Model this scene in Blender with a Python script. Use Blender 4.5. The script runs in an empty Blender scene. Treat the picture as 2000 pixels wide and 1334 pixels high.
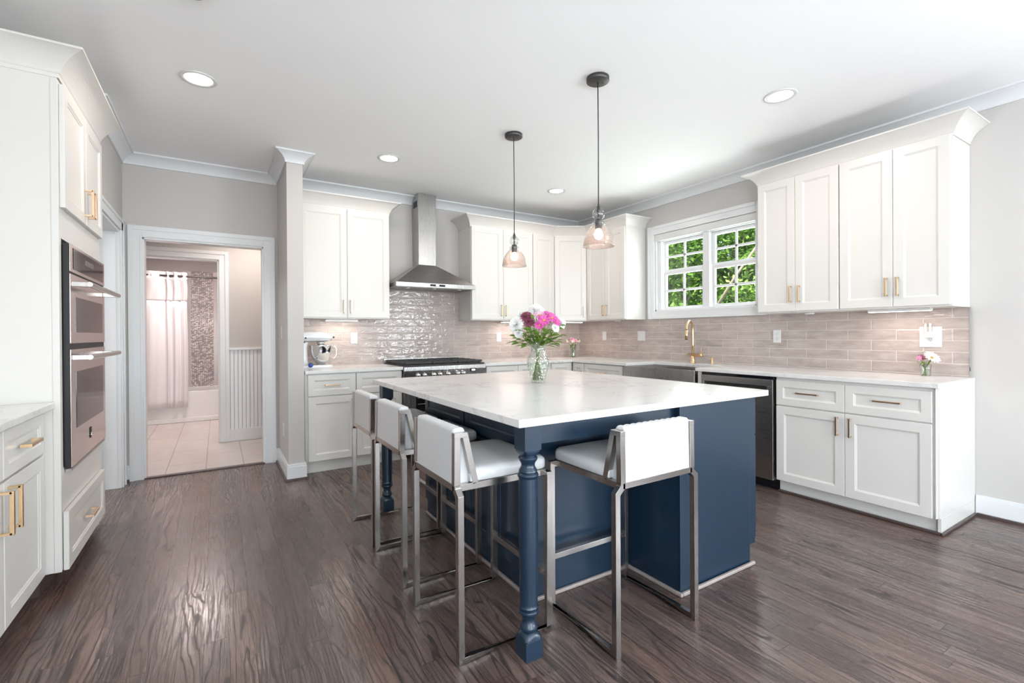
import bpy, bmesh, math, random
from mathutils import Vector, Matrix
random.seed(7)
C = bpy.context.scene.collection
PI = math.pi

# ------------------------------------------------------------------ camera, world, sun, big lights, exposure
sc = bpy.context.scene
def make_camera():
    yaw, pitch, roll = (math.radians(a) for a in (31.973, -0.239, 0.3496))
    f = Vector((math.sin(yaw)*math.cos(pitch), math.cos(yaw)*math.cos(pitch), math.sin(pitch)))
    r = Vector((math.cos(yaw), -math.sin(yaw), 0)); d = f.cross(r)
    c, s = math.cos(roll), math.sin(roll)
    r2 = c*r + s*d; d2 = -s*r + c*d
    cam = bpy.data.cameras.new('camera'); o = bpy.data.objects.new('camera', cam); C.objects.link(o)
    up = -d2; bk = -f
    o.matrix_world = Matrix(((r2.x, up.x, bk.x, 0), (r2.y, up.y, bk.y, 0), (r2.z, up.z, bk.z, 1.222), (0, 0, 0, 1)))
    cam.sensor_fit = 'HORIZONTAL'; cam.sensor_width = 36; cam.lens = 921.1/2000*36
    cam.shift_y = -10.26/2000; cam.clip_start = 0.02; cam.clip_end = 200
    sc.camera = o
make_camera()
sc.view_settings.view_transform = 'Standard'; sc.view_settings.look = 'None'
sc.view_settings.gamma = 1; sc.view_settings.use_curve_mapping = False
sc.view_settings.exposure = 0.78
sc.cycles.max_bounces = 10; sc.cycles.diffuse_bounces = 5; sc.cycles.glossy_bounces = 4
sc.cycles.transmission_bounces = 8; sc.cycles.transparent_max_bounces = 24
sc.cycles.sample_clamp_indirect = 6.0; sc.cycles.caustics_reflective = False; sc.cycles.caustics_refractive = False
sc.cycles.use_denoising = True

w = bpy.data.worlds.new('sky'); sc.world = w; w.use_nodes = True
wn = w.node_tree; bg = wn.nodes['Background']
sky = wn.nodes.new('ShaderNodeTexSky'); sky.sky_type = 'NISHITA'; sky.sun_disc = False
sky.sun_elevation = math.radians(52); sky.sun_rotation = math.radians(250)
wn.links.new(sky.outputs['Color'], bg.inputs['Color']); bg.inputs['Strength'].default_value = 0.22

def light(kind, name, loc, energy, color=(1, 1, 1), size=None, size_y=None, target=None, parent=None, **kw):
    l = bpy.data.lights.new(name, kind); l.energy = energy; l.color = color
    o = bpy.data.objects.new(name, l); C.objects.link(o); o.location = loc
    if kind == 'AREA':
        if size_y: l.shape = 'RECTANGLE'; l.size = size; l.size_y = size_y
        else: l.shape = 'DISK'; l.size = size
    elif kind in ('POINT', 'SPOT') and size: l.shadow_soft_size = size
    for k, v in kw.items(): setattr(l, k, v)
    if target is not None:
        o.rotation_euler = (Vector(target)-Vector(loc)).to_track_quat('-Z', 'Y').to_euler()
    if parent: o.parent = parent
    return o
sun = light('SUN', 'sun', (-5, 0, 12), 8, (1, .96, .88), target=(4, 3, 0)); sun.data.angle = math.radians(1)
# added fill lamps outside unseen rear and side windows; kitchen window daylight comes last
FILL_DAY = (0.90, 0.95, 1.0)
light('AREA', 'fill_rear', (0.6, -4.62, 1.30), 135, FILL_DAY, 2.3, 2.1, target=(0.6, 0, 1.9))
light('AREA', 'fill_rear_right', (3.3, -4.62, 1.30), 45, FILL_DAY, 1.5, 2.1, target=(3.3, 0, 2.1))
light('AREA', 'fill_side', (4.58, -2.1, 1.5), 205, (0.86, 0.92, 1.0), 2.4, 1.7, target=(0, -1.2, 5.2))
light('AREA', 'fill_left', (-1.62, -2.2, 1.5), 150, (.85, .91, 1.0), 2.0, 1.7, target=(2, -1.2, 4.2))
light('AREA', 'daylight_sink', (4.62, 3.13, 1.80), 34, (0.95, 1, .97), 1.2, .8, target=(0, 3.13, 2.6))

# ------------------------------------------------------------------ materials
def nt(m): return m.node_tree.nodes, m.node_tree.links
def mat(name, col, rough=.5, metal=0.0, **kw):
    m = bpy.data.materials.new(name); m.use_nodes = True
    b = m.node_tree.nodes['Principled BSDF']
    b.inputs['Base Color'].default_value = (*col, 1); b.inputs['Roughness'].default_value = rough
    b.inputs['Metallic'].default_value = metal
    for k, v in kw.items(): b.inputs[k].default_value = v
    return m
def s2l(r, g, b): return tuple(((c/255)/12.92 if c/255 <= .04045 else ((c/255+.055)/1.055)**2.4) for c in (r, g, b))
class N:
    """small node-building helper"""
    def __init__(s, m): s.m = m; s.n, s.l = nt(m); s.b = s.n.get('Principled BSDF')
    def node(s, t, **kw):
        x = s.n.new(t)
        for k, v in kw.items():
            if k.startswith('_'): setattr(x, k[1:], v)
            else: s.set(x.inputs[k.replace('__', ' ')], v)
        return x
    def set(s, inp, v):
        if hasattr(v, 'links') or isinstance(v, bpy.types.NodeSocket): s.l.new(v, inp)
        else: inp.default_value = v
    def math(s, op, a, b=None, c=None):
        x = s.n.new('ShaderNodeMath'); x.operation = op
        for i, v in enumerate((a, b, c)):
            if v is not None: s.set(x.inputs[i], v)
        return x.outputs[0]
    def mix(s, f, a, b, blend='MIX'):
        x = s.n.new('ShaderNodeMix'); x.data_type = 'RGBA'; x.blend_type = blend
        s.set(x.inputs[0], f); s.set(x.inputs[6], a if not isinstance(a, tuple) else (*a[:3], 1)); s.set(x.inputs[7], b if not isinstance(b, tuple) else (*b[:3], 1))
        return x.outputs[2]
    def obj(s): return s.node('ShaderNodeTexCoord').outputs['Object']
    def sep(s, v): x = s.node('ShaderNodeSeparateXYZ'); s.l.new(v, x.inputs[0]); return x.outputs
    def comb(s, x, y, z):
        c = s.node('ShaderNodeCombineXYZ'); s.set(c.inputs[0], x); s.set(c.inputs[1], y); s.set(c.inputs[2], z); return c.outputs[0]
    def noise(s, v, scale, detail=2, rough=.5, dist=0, col=False):
        x = s.node('ShaderNodeTexNoise', Scale=scale, Detail=detail, Roughness=rough, Distortion=dist); s.l.new(v, x.inputs['Vector'])
        return x.outputs['Color' if col else 'Fac']
    def ramp(s, f, stops, interp='LINEAR'):
        x = s.n.new('ShaderNodeValToRGB'); x.color_ramp.interpolation = interp
        e = x.color_ramp.elements
        while len(e) < len(stops): e.new(.5)
        for el, (p, c) in zip(e, stops):
            el.position = p; el.color = (*c, 1) if isinstance(c, tuple) else (c, c, c, 1)
        s.l.new(f, x.inputs[0]); return x.outputs[0]
    def bump(s, h, strength=.2, dist=.01, normal=None):
        x = s.node('ShaderNodeBump', Strength=strength, Distance=dist, Height=h)
        if normal: s.l.new(normal, x.inputs['Normal'])
        s.l.new(x.outputs[0], s.b.inputs['Normal']); return x.outputs[0]

def painted(name, col, rough, amt=.03, bump=.02, scale=40):
    m = mat(name, col, rough); n = N(m); o = n.obj()
    f = n.noise(o, 3, 3)
    c = n.mix(f, tuple(x*(1-amt) for x in col), tuple(min(1, x*(1+amt)) for x in col)); n.l.new(c, n.b.inputs['Base Color'])
    n.bump(n.noise(o, scale, 3), bump, .002); return m

M = {}
M['cabinet'] = painted('cabinet_paint', (.705, .683, .652), .32, .012)
M['trim'] = painted('trim_paint', (.74, .75, .76), .3, .01)
M['wall'] = painted('wall_paint', s2l(196, 192, 189), .75, .015, .05, 200)
M['ceiling'] = painted('ceiling_paint', (.92, .92, .925), .9, .01, .03, 150)
M['blue'] = painted('island_blue_paint', (.0080, .0235, .047), .30, .04)
M['blue'].node_tree.nodes['Principled BSDF'].inputs['Specular IOR Level'].default_value = .6
M['plastic'] = mat('white_plastic', (.68, .68, .67), .3)
M['darkslot'] = mat('dark_slot', (.02, .02, .02), .5)
M['blackmetal'] = mat('black_metal', (.035, .033, .035), .45, .6)
M['bronze'] = mat('dark_bronze', (.09, .085, .085), .45, .7)
M['blackgloss'] = mat('black_gloss', (.008, .008, .010), .08)
M['castiron'] = mat('cast_iron', (.025, .025, .028), .55)
M['steel_dark'] = mat('steel_dark', (.20, .19, .19), .35, 1)
M['gold'] = mat('brushed_gold', (.78, .56, .33), .28, 1)
M['rose'] = mat('champagne_handle', (.80, .56, .38), .33, 1)
M['chrome'] = mat('chrome', (.82, .82, .82), .08, 1)
M['leather'] = painted('white_leather', (.62, .63, .635), .36, .01, .10, 260)
M['curtain'] = painted('curtain_cloth', (.80, .78, .79), .9, .02, .1, 300)
M['curtain_sheer'] = painted('curtain_sheer', (.62, .59, .60), .9, .02, .1, 300)
M['tub'] = mat('tub_enamel', (.80, .79, .79), .15)
M['sheetwhite'] = painted('mixer_enamel', (.80, .81, .83), .18, .01, 0)
M['mixerblue'] = mat('blue_plastic', (.03, .08, .35), .3)

def brushed(name, col, rough, sx, sy, sz, amt=.10):
    m = mat(name, col, rough, 1); n = N(m); x = n.sep(n.obj())
    v = n.comb(n.math('MULTIPLY', x[0], sx), n.math('MULTIPLY', x[1], sy), n.math('MULTIPLY', x[2], sz))
    f = n.noise(v, 1, 4, .6)
    n.l.new(n.math('ADD', n.math('MULTIPLY', f, amt*2), rough-amt), n.b.inputs['Roughness'])
    return m
M['steel'] = brushed('brushed_steel', (.42, .40, .39), .30, 6, 6, 400)
M['steel_h'] = brushed('brushed_steel_sheet', (.46, .45, .44), .28, 400, 400, 6)
M['nickel'] = mat('brushed_nickel', (.45, .42, .40), .22, 1)
M['oven_steel'] = brushed('warm_steel', (.60, .52, .50), .16, 6, 6, 400, .03)

def quartz():
    m = mat('quartz', (.85, .85, .84), .19); n = N(m); o = n.obj()
    d = n.noise(o, 2.2, 4, .6, col=True)
    v = n.node('ShaderNodeVectorMath', _operation='ADD'); n.l.new(o, v.inputs[0])
    sc_ = n.node('ShaderNodeVectorMath', _operation='SCALE'); n.l.new(d, sc_.inputs[0]); sc_.inputs['Scale'].default_value = .9
    n.l.new(sc_.outputs[0], v.inputs[1])
    a = n.noise(v.outputs[0], 2.6, 5, .6)
    vein = n.ramp(n.math('ABSOLUTE', n.math('SUBTRACT', a, .5)), [(0, 1.0), (.012, .55), (.035, 0.0)])
    mask = n.ramp(n.noise(o, 3.1, 2), [(.42, 0.0), (.62, 1.0)])
    soft = n.noise(o, 9, 4, .7)
    base = n.mix(soft, (.78, .77, .76), (.70, .685, .67))
    c = n.mix(n.math('MULTIPLY', n.math('MULTIPLY', vein, mask), .55), base, (.42, .42, .43))
    n.l.new(c, n.b.inputs['Base Color']); return m
M['quartz'] = quartz()

def tile(name, u, u0):
    m = mat(name, (.5, .44, .42), .07); n = N(m); x = n.sep(n.obj())
    uu = n.math('ADD', x[u], -u0); vv = n.math('ADD', x[2], -.924)
    v = n.comb(uu, vv, 0.0)
    def brick(mortar, smooth):
        b = n.node('ShaderNodeTexBrick', Scale=1.0, Mortar__Size=mortar, Mortar__Smooth=smooth, Bias=0.0, Brick__Width=.316, Row__Height=.079)
        b.offset = .5; b.offset_frequency = 2; b.squash = 1; n.l.new(v, b.inputs['Vector']); return b
    b = brick(.0018, .1); b2 = brick(.009, 1.0)
    b.inputs['Color1'].default_value = (0, 0, 0, 1); b.inputs['Color2'].default_value = (1, 1, 1, 1)
    shade = n.mix(b.outputs['Color'], s2l(160, 146, 141), s2l(174, 160, 154))
    mott = n.noise(n.comb(n.math('MULTIPLY', uu, 7.0), n.math('MULTIPLY', vv, 22.0), 0.0), 1, 4, .6)
    shade = n.mix(n.ramp(mott, [(.3, 0.0), (.75, 1.0)]), shade, s2l(188, 177, 171))
    n.l.new(n.mix(b.outputs['Fac'], shade, s2l(205, 196, 191)), n.b.inputs['Base Color'])
    n.l.new(n.math('ADD', n.math('MULTIPLY', b.outputs['Fac'], .5), .06), n.b.inputs['Roughness'])
    wv = n.noise(n.comb(n.math('MULTIPLY', uu, 9.0), n.math('MULTIPLY', vv, 16.0), 0.0), 1.5, 2, .5)
    wv2 = n.noise(n.comb(uu, vv, 0.0), 60, 2, .5)
    h = n.math('ADD', n.math('MULTIPLY', n.math('SUBTRACT', 1.0, b2.outputs['Fac']), .55), n.math('ADD', n.math('MULTIPLY', wv, 1.6), n.math('MULTIPLY', wv2, .16)))
    n.bump(h, .85, .004); return m
M['tile_right'] = tile('glazed_tile_right', 1, 1.144-.316*2)
M['tile_back'] = tile('glazed_tile_back', 0, 1.892-.316*6+.158)

def oak():
    m = mat('dark_oak', (.12, .09, .08), .3); n = N(m); x = n.sep(n.obj())
    W, L = .085, 1.15
    px = n.math('DIVIDE', n.math('ADD', x[0], 20.03), W); i = n.math('FLOOR', px); fx = n.math('FRACT', px)
    wn1 = n.node('ShaderNodeTexWhiteNoise', _noise_dimensions='1D'); n.l.new(i, wn1.inputs['W'])
    py = n.math('ADD', n.math('DIVIDE', x[1], L), n.math('MULTIPLY', wn1.outputs['Value'], 7.3)); j = n.math('FLOOR', py); fy = n.math('FRACT', py)
    wn2 = n.node('ShaderNodeTexWhiteNoise', _noise_dimensions='2D'); n.l.new(n.comb(i, j, 0.0), wn2.inputs['Vector']); r = wn2.outputs['Value']; rc = n.sep(wn2.outputs['Color'])
    # contour lines of a slow noise stretched along the board: cathedral grain
    off = n.math('MULTIPLY', r, 37.0)
    slow = n.noise(n.comb(n.math('ADD', n.math('MULTIPLY', x[0], 7.5), off), n.math('ADD', n.math('MULTIPLY', x[1], 1.0), off), off), 1, 2.5, .5, .35)
    jag = n.noise(n.comb(n.math('MULTIPLY', x[0], 55.0), n.math('MULTIPLY', x[1], 14.0), off), 1, 2, .6)
    rings = n.math('PINGPONG', n.math('ADD', n.math('MULTIPLY', x[0], 62.0), n.math('ADD', n.math('MULTIPLY', slow, 17.0), n.math('MULTIPLY', jag, .45))), 1.0)
    rings = n.ramp(rings, [(.0, 1.0), (.12, .85), (.28, .18), (.5, 0.0)])
    pore = n.noise(n.comb(n.math('MULTIPLY', x[0], 170.0), n.math('MULTIPLY', x[1], 6.0), off), 1, 3, .7)
    pore = n.ramp(pore, [(.40, 1.0), (.56, 0.0)])
    fine = n.noise(n.comb(n.math('MULTIPLY', x[0], 60.0), n.math('MULTIPLY', x[1], 2.2), off), 1, 4, .6)
    base = n.ramp(r, [(0, (.070, .046, .040)), (.35, (.115, .080, .069)), (.7, (.155, .113, .098)), (1.0, (.180, .108, .082))])
    base = n.mix(n.math('MULTIPLY', fine, .55), base, (.20, .150, .130))
    blot = n.noise(n.comb(x[0], n.math('MULTIPLY', x[1], .5), 0.0), 2.4, 3, .6)
    base = n.mix(n.ramp(blot, [(.50, 0.0), (.72, .5)]), base, (.17, .075, .052))
    dark = n.math('MAXIMUM', n.math('MULTIPLY', rings, n.math('ADD', .60, n.math('MULTIPLY', rc[1], .38))), n.math('MULTIPLY', pore, .55))
    c = n.mix(dark, base, (.020, .014, .014))
    ex = n.math('MULTIPLY', n.math('MINIMUM', fx, n.math('SUBTRACT', 1.0, fx)), W)
    ey = n.math('MULTIPLY', n.math('MINIMUM', fy, n.math('SUBTRACT', 1.0, fy)), L)
    seam = n.math('LESS_THAN', n.math('MINIMUM', ex, ey), .0011)
    c = n.mix(n.math('MULTIPLY', seam, .8), c, (.012, .009, .009))
    n.l.new(c, n.b.inputs['Base Color'])
    n.l.new(n.math('ADD', .20, n.math('MULTIPLY', dark, .25)), n.b.inputs['Roughness'])
    n.b.inputs['Specular IOR Level'].default_value = .55
    h = n.math('SUBTRACT', n.math('SUBTRACT', n.math('MULTIPLY', n.noise(n.comb(n.math('MULTIPLY', x[0], 6.0), x[1], 0.0), 1.5, 2), .8), n.math('MULTIPLY', dark, .30)), n.math('MULTIPLY', seam, 1.0))
    n.bump(h, .22, .002); return m
M['oak'] = oak()
M['shoe'] = mat('stained_shoe_molding', (.075, .052, .047), .35)
M['shoe_light'] = painted('worn_shoe_molding', (.34, .29, .27), .4, .25, .05, 60)

def floor_tile():
    m = mat('porcelain_tile', (.6, .53, .5), .25); n = N(m); x = n.sep(n.obj())
    b = n.node('ShaderNodeTexBrick', Scale=1.0, Mortar__Size=.004, Mortar__Smooth=.1, Bias=0.0, Brick__Width=.61, Row__Height=.305)
    b.offset = .5; n.l.new(n.comb(x[1], n.math('ADD', x[0], .1), 0.0), b.inputs['Vector'])
    f = n.noise(n.comb(n.math('MULTIPLY', x[0], 9.0), n.math('MULTIPLY', x[1], 2.0), 0.0), 1, 4, .6)
    n.l.new(n.mix(b.outputs['Fac'], n.mix(f, (.56, .50, .475), (.68, .62, .59)), (.36, .32, .31)), n.b.inputs['Base Color']); return m
M['floor_tile'] = floor_tile()
def bath_tile():
    m = mat('bath_wall_tile', (.62, .57, .56), .15); n = N(m); x = n.sep(n.obj())
    b = n.node('ShaderNodeTexBrick', Scale=1.0, Mortar__Size=.0025, Mortar__Smooth=.1, Bias=0.0, Brick__Width=.6, Row__Height=.3)
    n.l.new(n.comb(n.math('ADD', x[0], x[1]), x[2], 0.0), b.inputs['Vector'])
    n.l.new(n.mix(b.outputs['Fac'], (.62, .57, .56), (.47, .43, .42)), n.b.inputs['Base Color']); return m
M['bath_tile'] = bath_tile()
def mosaic():
    m = mat('pebble_mosaic', (.55, .5, .48), .12); n = N(m); x = n.sep(n.obj())
    v = n.comb(n.math('MULTIPLY', x[0], .62), n.math('MULTIPLY', x[2], 1.0), 0.0)
    vo = n.node('ShaderNodeTexVoronoi', _voronoi_dimensions='2D', Scale=62.0, Randomness=.7); n.l.new(v, vo.inputs['Vector'])
    ed = n.node('ShaderNodeTexVoronoi', _voronoi_dimensions='2D', _feature='DISTANCE_TO_EDGE', Scale=62.0, Randomness=.7); n.l.new(v, ed.inputs['Vector'])
    g = n.ramp(ed.outputs['Distance'], [(.05, 0.0), (.16, 1.0)])
    cc = n.sep(vo.outputs['Color'])
    n.l.new(n.mix(g, (.30, .27, .26), n.mix(n.ramp(cc[0], [(.35, 0.0), (.8, 1.0)]), (.44, .39, .38), (.92, .90, .88))), n.b.inputs['Base Color'])
    n.bump(vo.outputs['Distance'], .8, .006).node.invert = True; return m
M['mosaic'] = mosaic()
def beadboard():
    m = mat('beadboard_paint', (.80, .82, .85), .35); n = N(m); x = n.sep(n.obj())
    f = n.math('FRACT', n.math('DIVIDE', x[0], .04))
    g = n.ramp(f, [(0, 0.0), (.07, 1.0), (.93, 1.0), (1.0, 0.0)]); n.bump(g, 1.0, .006); return m
M['beadboard'] = beadboard()

def clear_glass(name, tint=(.97, .98, .98), fac=.06, rough=.02, bumpf=None, crack=None):
    m = bpy.data.materials.new(name); m.use_nodes = True; n = N(m); n.n.remove(n.b)
    out = n.n['Material Output']
    t = n.node('ShaderNodeBsdfTransparent'); t.inputs[0].default_value = (*tint, 1)
    g = n.node('ShaderNodeBsdfGlossy'); g.inputs['Roughness'].default_value = rough
    lw = n.node('ShaderNodeLayerWeight', Blend=.35)
    f = n.math('MINIMUM', n.math('ADD', n.math('MULTIPLY', n.math('POWER', lw.outputs['Facing'], 2.2), .75), fac), .85)
    if bumpf:
        bn = n.node('ShaderNodeBump', Strength=bumpf[1], Distance=bumpf[2]); n.l.new(bumpf[0](n), bn.inputs['Height'])
        n.l.new(bn.outputs[0], g.inputs['Normal']); n.l.new(bn.outputs[0], lw.inputs['Normal'])
    if crack: f = n.math('MINIMUM', n.math('ADD', f, n.math('MULTIPLY', crack(n), .42)), .9)
    mx = n.node('ShaderNodeMixShader'); n.l.new(f, mx.inputs[0]); n.l.new(t.outputs[0], mx.inputs[1]); n.l.new(g.outputs[0], mx.inputs[2])
    n.l.new(mx.outputs[0], out.inputs['Surface']); return m
M['pane'] = clear_glass('window_glass', (.97, .99, .98), .03)
M['bubble'] = clear_glass('bubble_glass', (.86, .87, .86), .10)
def _vor(n, sc_, feat='DISTANCE_TO_EDGE'):
    v = n.node('ShaderNodeTexVoronoi', _feature=feat, Scale=sc_); n.l.new(n.obj(), v.inputs['Vector']); return v.outputs['Distance']
M['crackle'] = clear_glass('crackle_glass', (.93, .84, .80), .05, .25, (lambda n: _vor(n, 130), 1.0, .004), lambda n: n.ramp(_vor(n, 130), [(.0, .9), (.12, 0.0)]))
M['crystal'] = clear_glass('cut_crystal', (.93, .96, .94), .10, .03, (lambda n: _vor(n, 55), 1.0, .008), lambda n: n.ramp(_vor(n, 55), [(.0, .8), (.06, 0.0)]))
M['vaseglass'] = clear_glass('vase_glass', (.93, .95, .94), .08, .02)
M['water'] = clear_glass('vase_water', (.93, .965, .91), .03)
M['nightglass'] = clear_glass('night_light_shade', (.94, .92, .90), .14, .05)

def emit(name, col, s):
    m = bpy.data.materials.new(name); m.use_nodes = True; n = N(m); b = n.b
    b.inputs['Base Color'].default_value = (.8, .8, .8, 1); b.inputs['Emission Color'].default_value = (*col, 1); b.inputs['Emission Strength'].default_value = s; return m
M['lamp_disc'] = emit('recessed_lamp', (1, .93, .85), 9)
M['bulb'] = emit('bulb_glow', (1, .84, .68), 10)
M['strip'] = emit('under_cabinet_strip', (1, .90, .82), 5)
M['led'] = emit('led_display', (.75, .85, 1), 1.6)

def plant(name, a, b, rough=.5, scale=14, tr=.35):
    m = mat(name, a, rough); n = N(m)
    oi = n.node('ShaderNodeNewGeometry')
    f = n.math('ADD', n.math('MULTIPLY', oi.outputs['Random Per Island'], .7), n.math('MULTIPLY', n.noise(n.obj(), scale, 2), .3))
    c = n.mix(f, a, b); n.l.new(c, n.b.inputs['Base Color'])
    t = n.node('ShaderNodeBsdfTranslucent'); n.l.new(c, t.inputs[0]); mx = n.node('ShaderNodeMixShader'); mx.inputs[0].default_value = tr
    n.l.new(n.b.outputs[0], mx.inputs[1]); n.l.new(t.outputs[0], mx.inputs[2]); n.l.new(mx.outputs[0], n.n['Material Output'].inputs['Surface']); return m
M['leaf'] = plant('bouquet_leaf', (.09, .20, .025), (.22, .36, .05), .4)
M['stem'] = plant('flower_stem', (.18, .27, .06), (.30, .38, .10), .5)
M['tree_leaf'] = plant('tree_leaf', (.05, .16, .015), (.30, .50, .07), .5, 3)
M['tree_leaf_light'] = plant('tree_leaf_light', (.12, .28, .03), (.50, .68, .18), .5, 3)
M['bark'] = painted('bark', (.36, .29, .21), .9, .3, .5, 20)
M['lawn'] = painted('lawn', (.09, .17, .04), .95, .3, .4, 30)
M['brick_ext'] = painted('outside_wall', (.5, .48, .45), .9)
M['p_white'] = plant('petal_white', (.94, .94, .92), (.97, .97, .97), .6, tr=.12)
M['p_cream'] = plant('petal_cream', (.86, .80, .68), (.92, .88, .80), .6)
M['p_pink'] = plant('petal_pink', (.80, .36, .58), (.90, .58, .74), .6)
M['p_magenta'] = plant('petal_magenta', (.58, .04, .34), (.86, .22, .60), .6)
M['p_burgundy'] = plant('petal_burgundy', (.13, .006, .03), (.62, .25, .36), .6)
M['p_yellow'] = plant('flower_centre', (.80, .45, .02), (.92, .62, .05), .8)
M['p_brown'] = plant('flower_centre_brown', (.40, .22, .04), (.62, .38, .06), .8)

# ------------------------------------------------------------------ geometry helpers
class MB:
    def __init__(s): s.bm = bmesh.new(); s.mats = []
    def mi(s, m):
        if m is None: return 0
        if m not in s.mats: s.mats.append(m)
        return s.mats.index(m)
    def poly(s, pts, m=0, smooth=False):
        vs = [s.bm.verts.new(p) for p in pts]; f = s.bm.faces.new(vs); f.material_index = m; f.smooth = smooth; return f
    def box(s, a, b, m=0, fr=None):
        x0, x1 = sorted((a[0], b[0])); y0, y1 = sorted((a[1], b[1])); z0, z1 = sorted((a[2], b[2]))
        P = [(x, y, z) for z in (z0, z1) for y in (y0, y1) for x in (x0, x1)]
        if fr: P = [fr(p) for p in P]
        v = [s.bm.verts.new(p) for p in P]
        for q in ((0, 2, 3, 1), (4, 5, 7, 6), (0, 1, 5, 4), (2, 6, 7, 3), (0, 4, 6, 2), (1, 3, 7, 5)):
            f = s.bm.faces.new([v[i] for i in q]); f.material_index = m
        return s
    def prism(s, pts, ext, m=0, smooth=False):
        """closed outline pts swept by vector ext"""
        a = [s.bm.verts.new(p) for p in pts]; b = [s.bm.verts.new(Vector(p)+Vector(ext)) for p in pts]
        n = len(pts)
        f = s.bm.faces.new(a); f.material_index = m; f = s.bm.faces.new(b[::-1]); f.material_index = m
        for i in range(n):
            f = s.bm.faces.new((a[i], b[i], b[(i+1) % n], a[(i+1) % n])); f.material_index = m; f.smooth = smooth
        return s
    def loft(s, rings, m=0, smooth=True, cap=True, closed=True):
        R = [[s.bm.verts.new(p) for p in r] for r in rings]; n = len(R[0])
        for a, b in zip(R, R[1:]):
            for i in range(n if closed else n-1):
                f = s.bm.faces.new((a[i], a[(i+1) % n], b[(i+1) % n], b[i])); f.material_index = m; f.smooth = smooth
        if cap and closed:
            for r in (R[0], R[-1]):
                try: f = s.bm.faces.new(r); f.material_index = m
                except ValueError: pass
        return s
    def lathe(s, prof, c=(0, 0, 0), seg=32, m=0, axis='z', cap=True, smooth=True):
        rings = []
        for r, h in prof:
            ring = []
            for k in range(seg):
                a = 2*PI*k/seg; u, v = max(r, 1e-5)*math.cos(a), max(r, 1e-5)*math.sin(a)
                ring.append({'z': (c[0]+u, c[1]+v, c[2]+h), 'x': (c[0]+h, c[1]+u, c[2]+v), 'y': (c[0]+u, c[1]+h, c[2]+v)}[axis])
            rings.append(ring)
        return s.loft(rings, m, smooth, cap)
    def tube(s, pts, r, seg=10, m=0, square=False, up=None):
        pts = [Vector(p) for p in pts]; rings = []
        rr = r if isinstance(r, (list, tuple)) else [r]*len(pts)
        n = len(pts); prev = None
        for i, p in enumerate(pts):
            d0 = (pts[i]-pts[i-1]).normalized() if i else None
            d1 = (pts[i+1]-pts[i]).normalized() if i < n-1 else None
            d = (d0 or d1) if (d0 is None or d1 is None) else (d0+d1).normalized()
            if prev is None:
                ref = Vector(up) if up else (Vector((0, 0, 1)) if abs(d.z) < .9 else Vector((1, 0, 0)))
                a = ref.cross(d).normalized()
            else:
                a = (prev - prev.dot(d)*d).normalized()
            prev = a; b = d.cross(a)
            if square:
                k = 1.0
                if d0 is not None and d1 is not None: k = 1/max(.35, math.cos(d0.angle(d1)/2))
                # widen only within the bend plane
                bend = (d1-d0) if (d0 is not None and d1 is not None) else None
                ka = kb = 1.0
                if bend is not None and bend.length > 1e-4:
                    bd = bend.normalized(); ka = 1+(k-1)*abs(bd.dot(a)); kb = 1+(k-1)*abs(bd.dot(b))
                rings.append([p+a*rr[i]*ka*sx+b*rr[i]*kb*sy for sx, sy in ((1, 1), (-1, 1), (-1, -1), (1, -1))])
            else:
                rings.append([p+rr[i]*(math.cos(2*PI*k/seg)*a+math.sin(2*PI*k/seg)*b) for k in range(seg)])
        return s.loft(rings, m, not square)
    def sphere(s, c, r, m=0, seg=20, sz=1.0):
        prof = [(r*math.sin(PI*k/12), -r*sz*math.cos(PI*k/12)) for k in range(13)]
        return s.lathe(prof, c, seg, m, cap=False)
    def grid(s, fn, nu, nv, m=0, smooth=True, close_u=False):
        V = [[s.bm.verts.new(fn(i/nu, j/nv)) for j in range(nv+1)] for i in range(nu+1)]
        for i in range(nu):
            for j in range(nv):
                f = s.bm.faces.new((V[i][j], V[i+1][j], V[i+1][j+1], V[i][j+1])); f.material_index = m; f.smooth = smooth
        return s
    def build(s, name, m, parent=None, bevel=0, seg=2, kind=None, loc=None, recalc=True, subsurf=0, solid=0):
        if recalc: bmesh.ops.recalc_face_normals(s.bm, faces=s.bm.faces)
        me = bpy.data.meshes.new(name)
        o = bpy.data.objects.new(name, me); C.objects.link(o)
        org = Vector((0, 0, 0))
        if parent is not None: org = Vector(parent.get('_org', (0, 0, 0)))
        elif loc is not None: org = Vector(loc)
        if org.length > 0: bmesh.ops.translate(s.bm, verts=s.bm.verts, vec=-org)
        s.bm.to_mesh(me); s.bm.free()
        ms = m if isinstance(m, (list, tuple)) else [m]
        for x in ms: me.materials.append(M[x] if isinstance(x, str) else x)
        if parent is not None: o.parent = parent; o['_org'] = tuple(org)
        elif loc is not None: o.location = loc; o['_org'] = tuple(org)
        if solid:
            k = o.modifiers.new('solid', 'SOLIDIFY'); k.thickness = solid; k.offset = 0
        if bevel:
            k = o.modifiers.new('bevel', 'BEVEL'); k.width = bevel; k.segments = seg; k.limit_method = 'ANGLE'; k.angle_limit = math.radians(40); k.harden_normals = True
        if subsurf:
            k = o.modifiers.new('sub', 'SUBSURF'); k.levels = subsurf; k.render_levels = subsurf
        if kind: o['kind'] = kind
        return o
def thing(name, label, cat, loc=(0, 0, 0), group=None, rotz=0, org=None):
    o = bpy.data.objects.new(name, None); C.objects.link(o); o.location = loc; o.rotation_euler = (0, 0, rotz)
    o['_org'] = tuple(loc if org is None else org); o['label'] = label; o['category'] = cat
    if group: o['group'] = group
    return o
def tag(o, label, cat, group=None, kind=None):
    o['label'] = label; o['category'] = cat
    if group: o['group'] = group
    if kind: o['kind'] = kind
    return o
def copy_tree(o, parent=None):
    c = o.copy(); C.objects.link(c); c.parent = parent
    for ch in list(o.children): copy_tree(ch, c)
    return c
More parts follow.
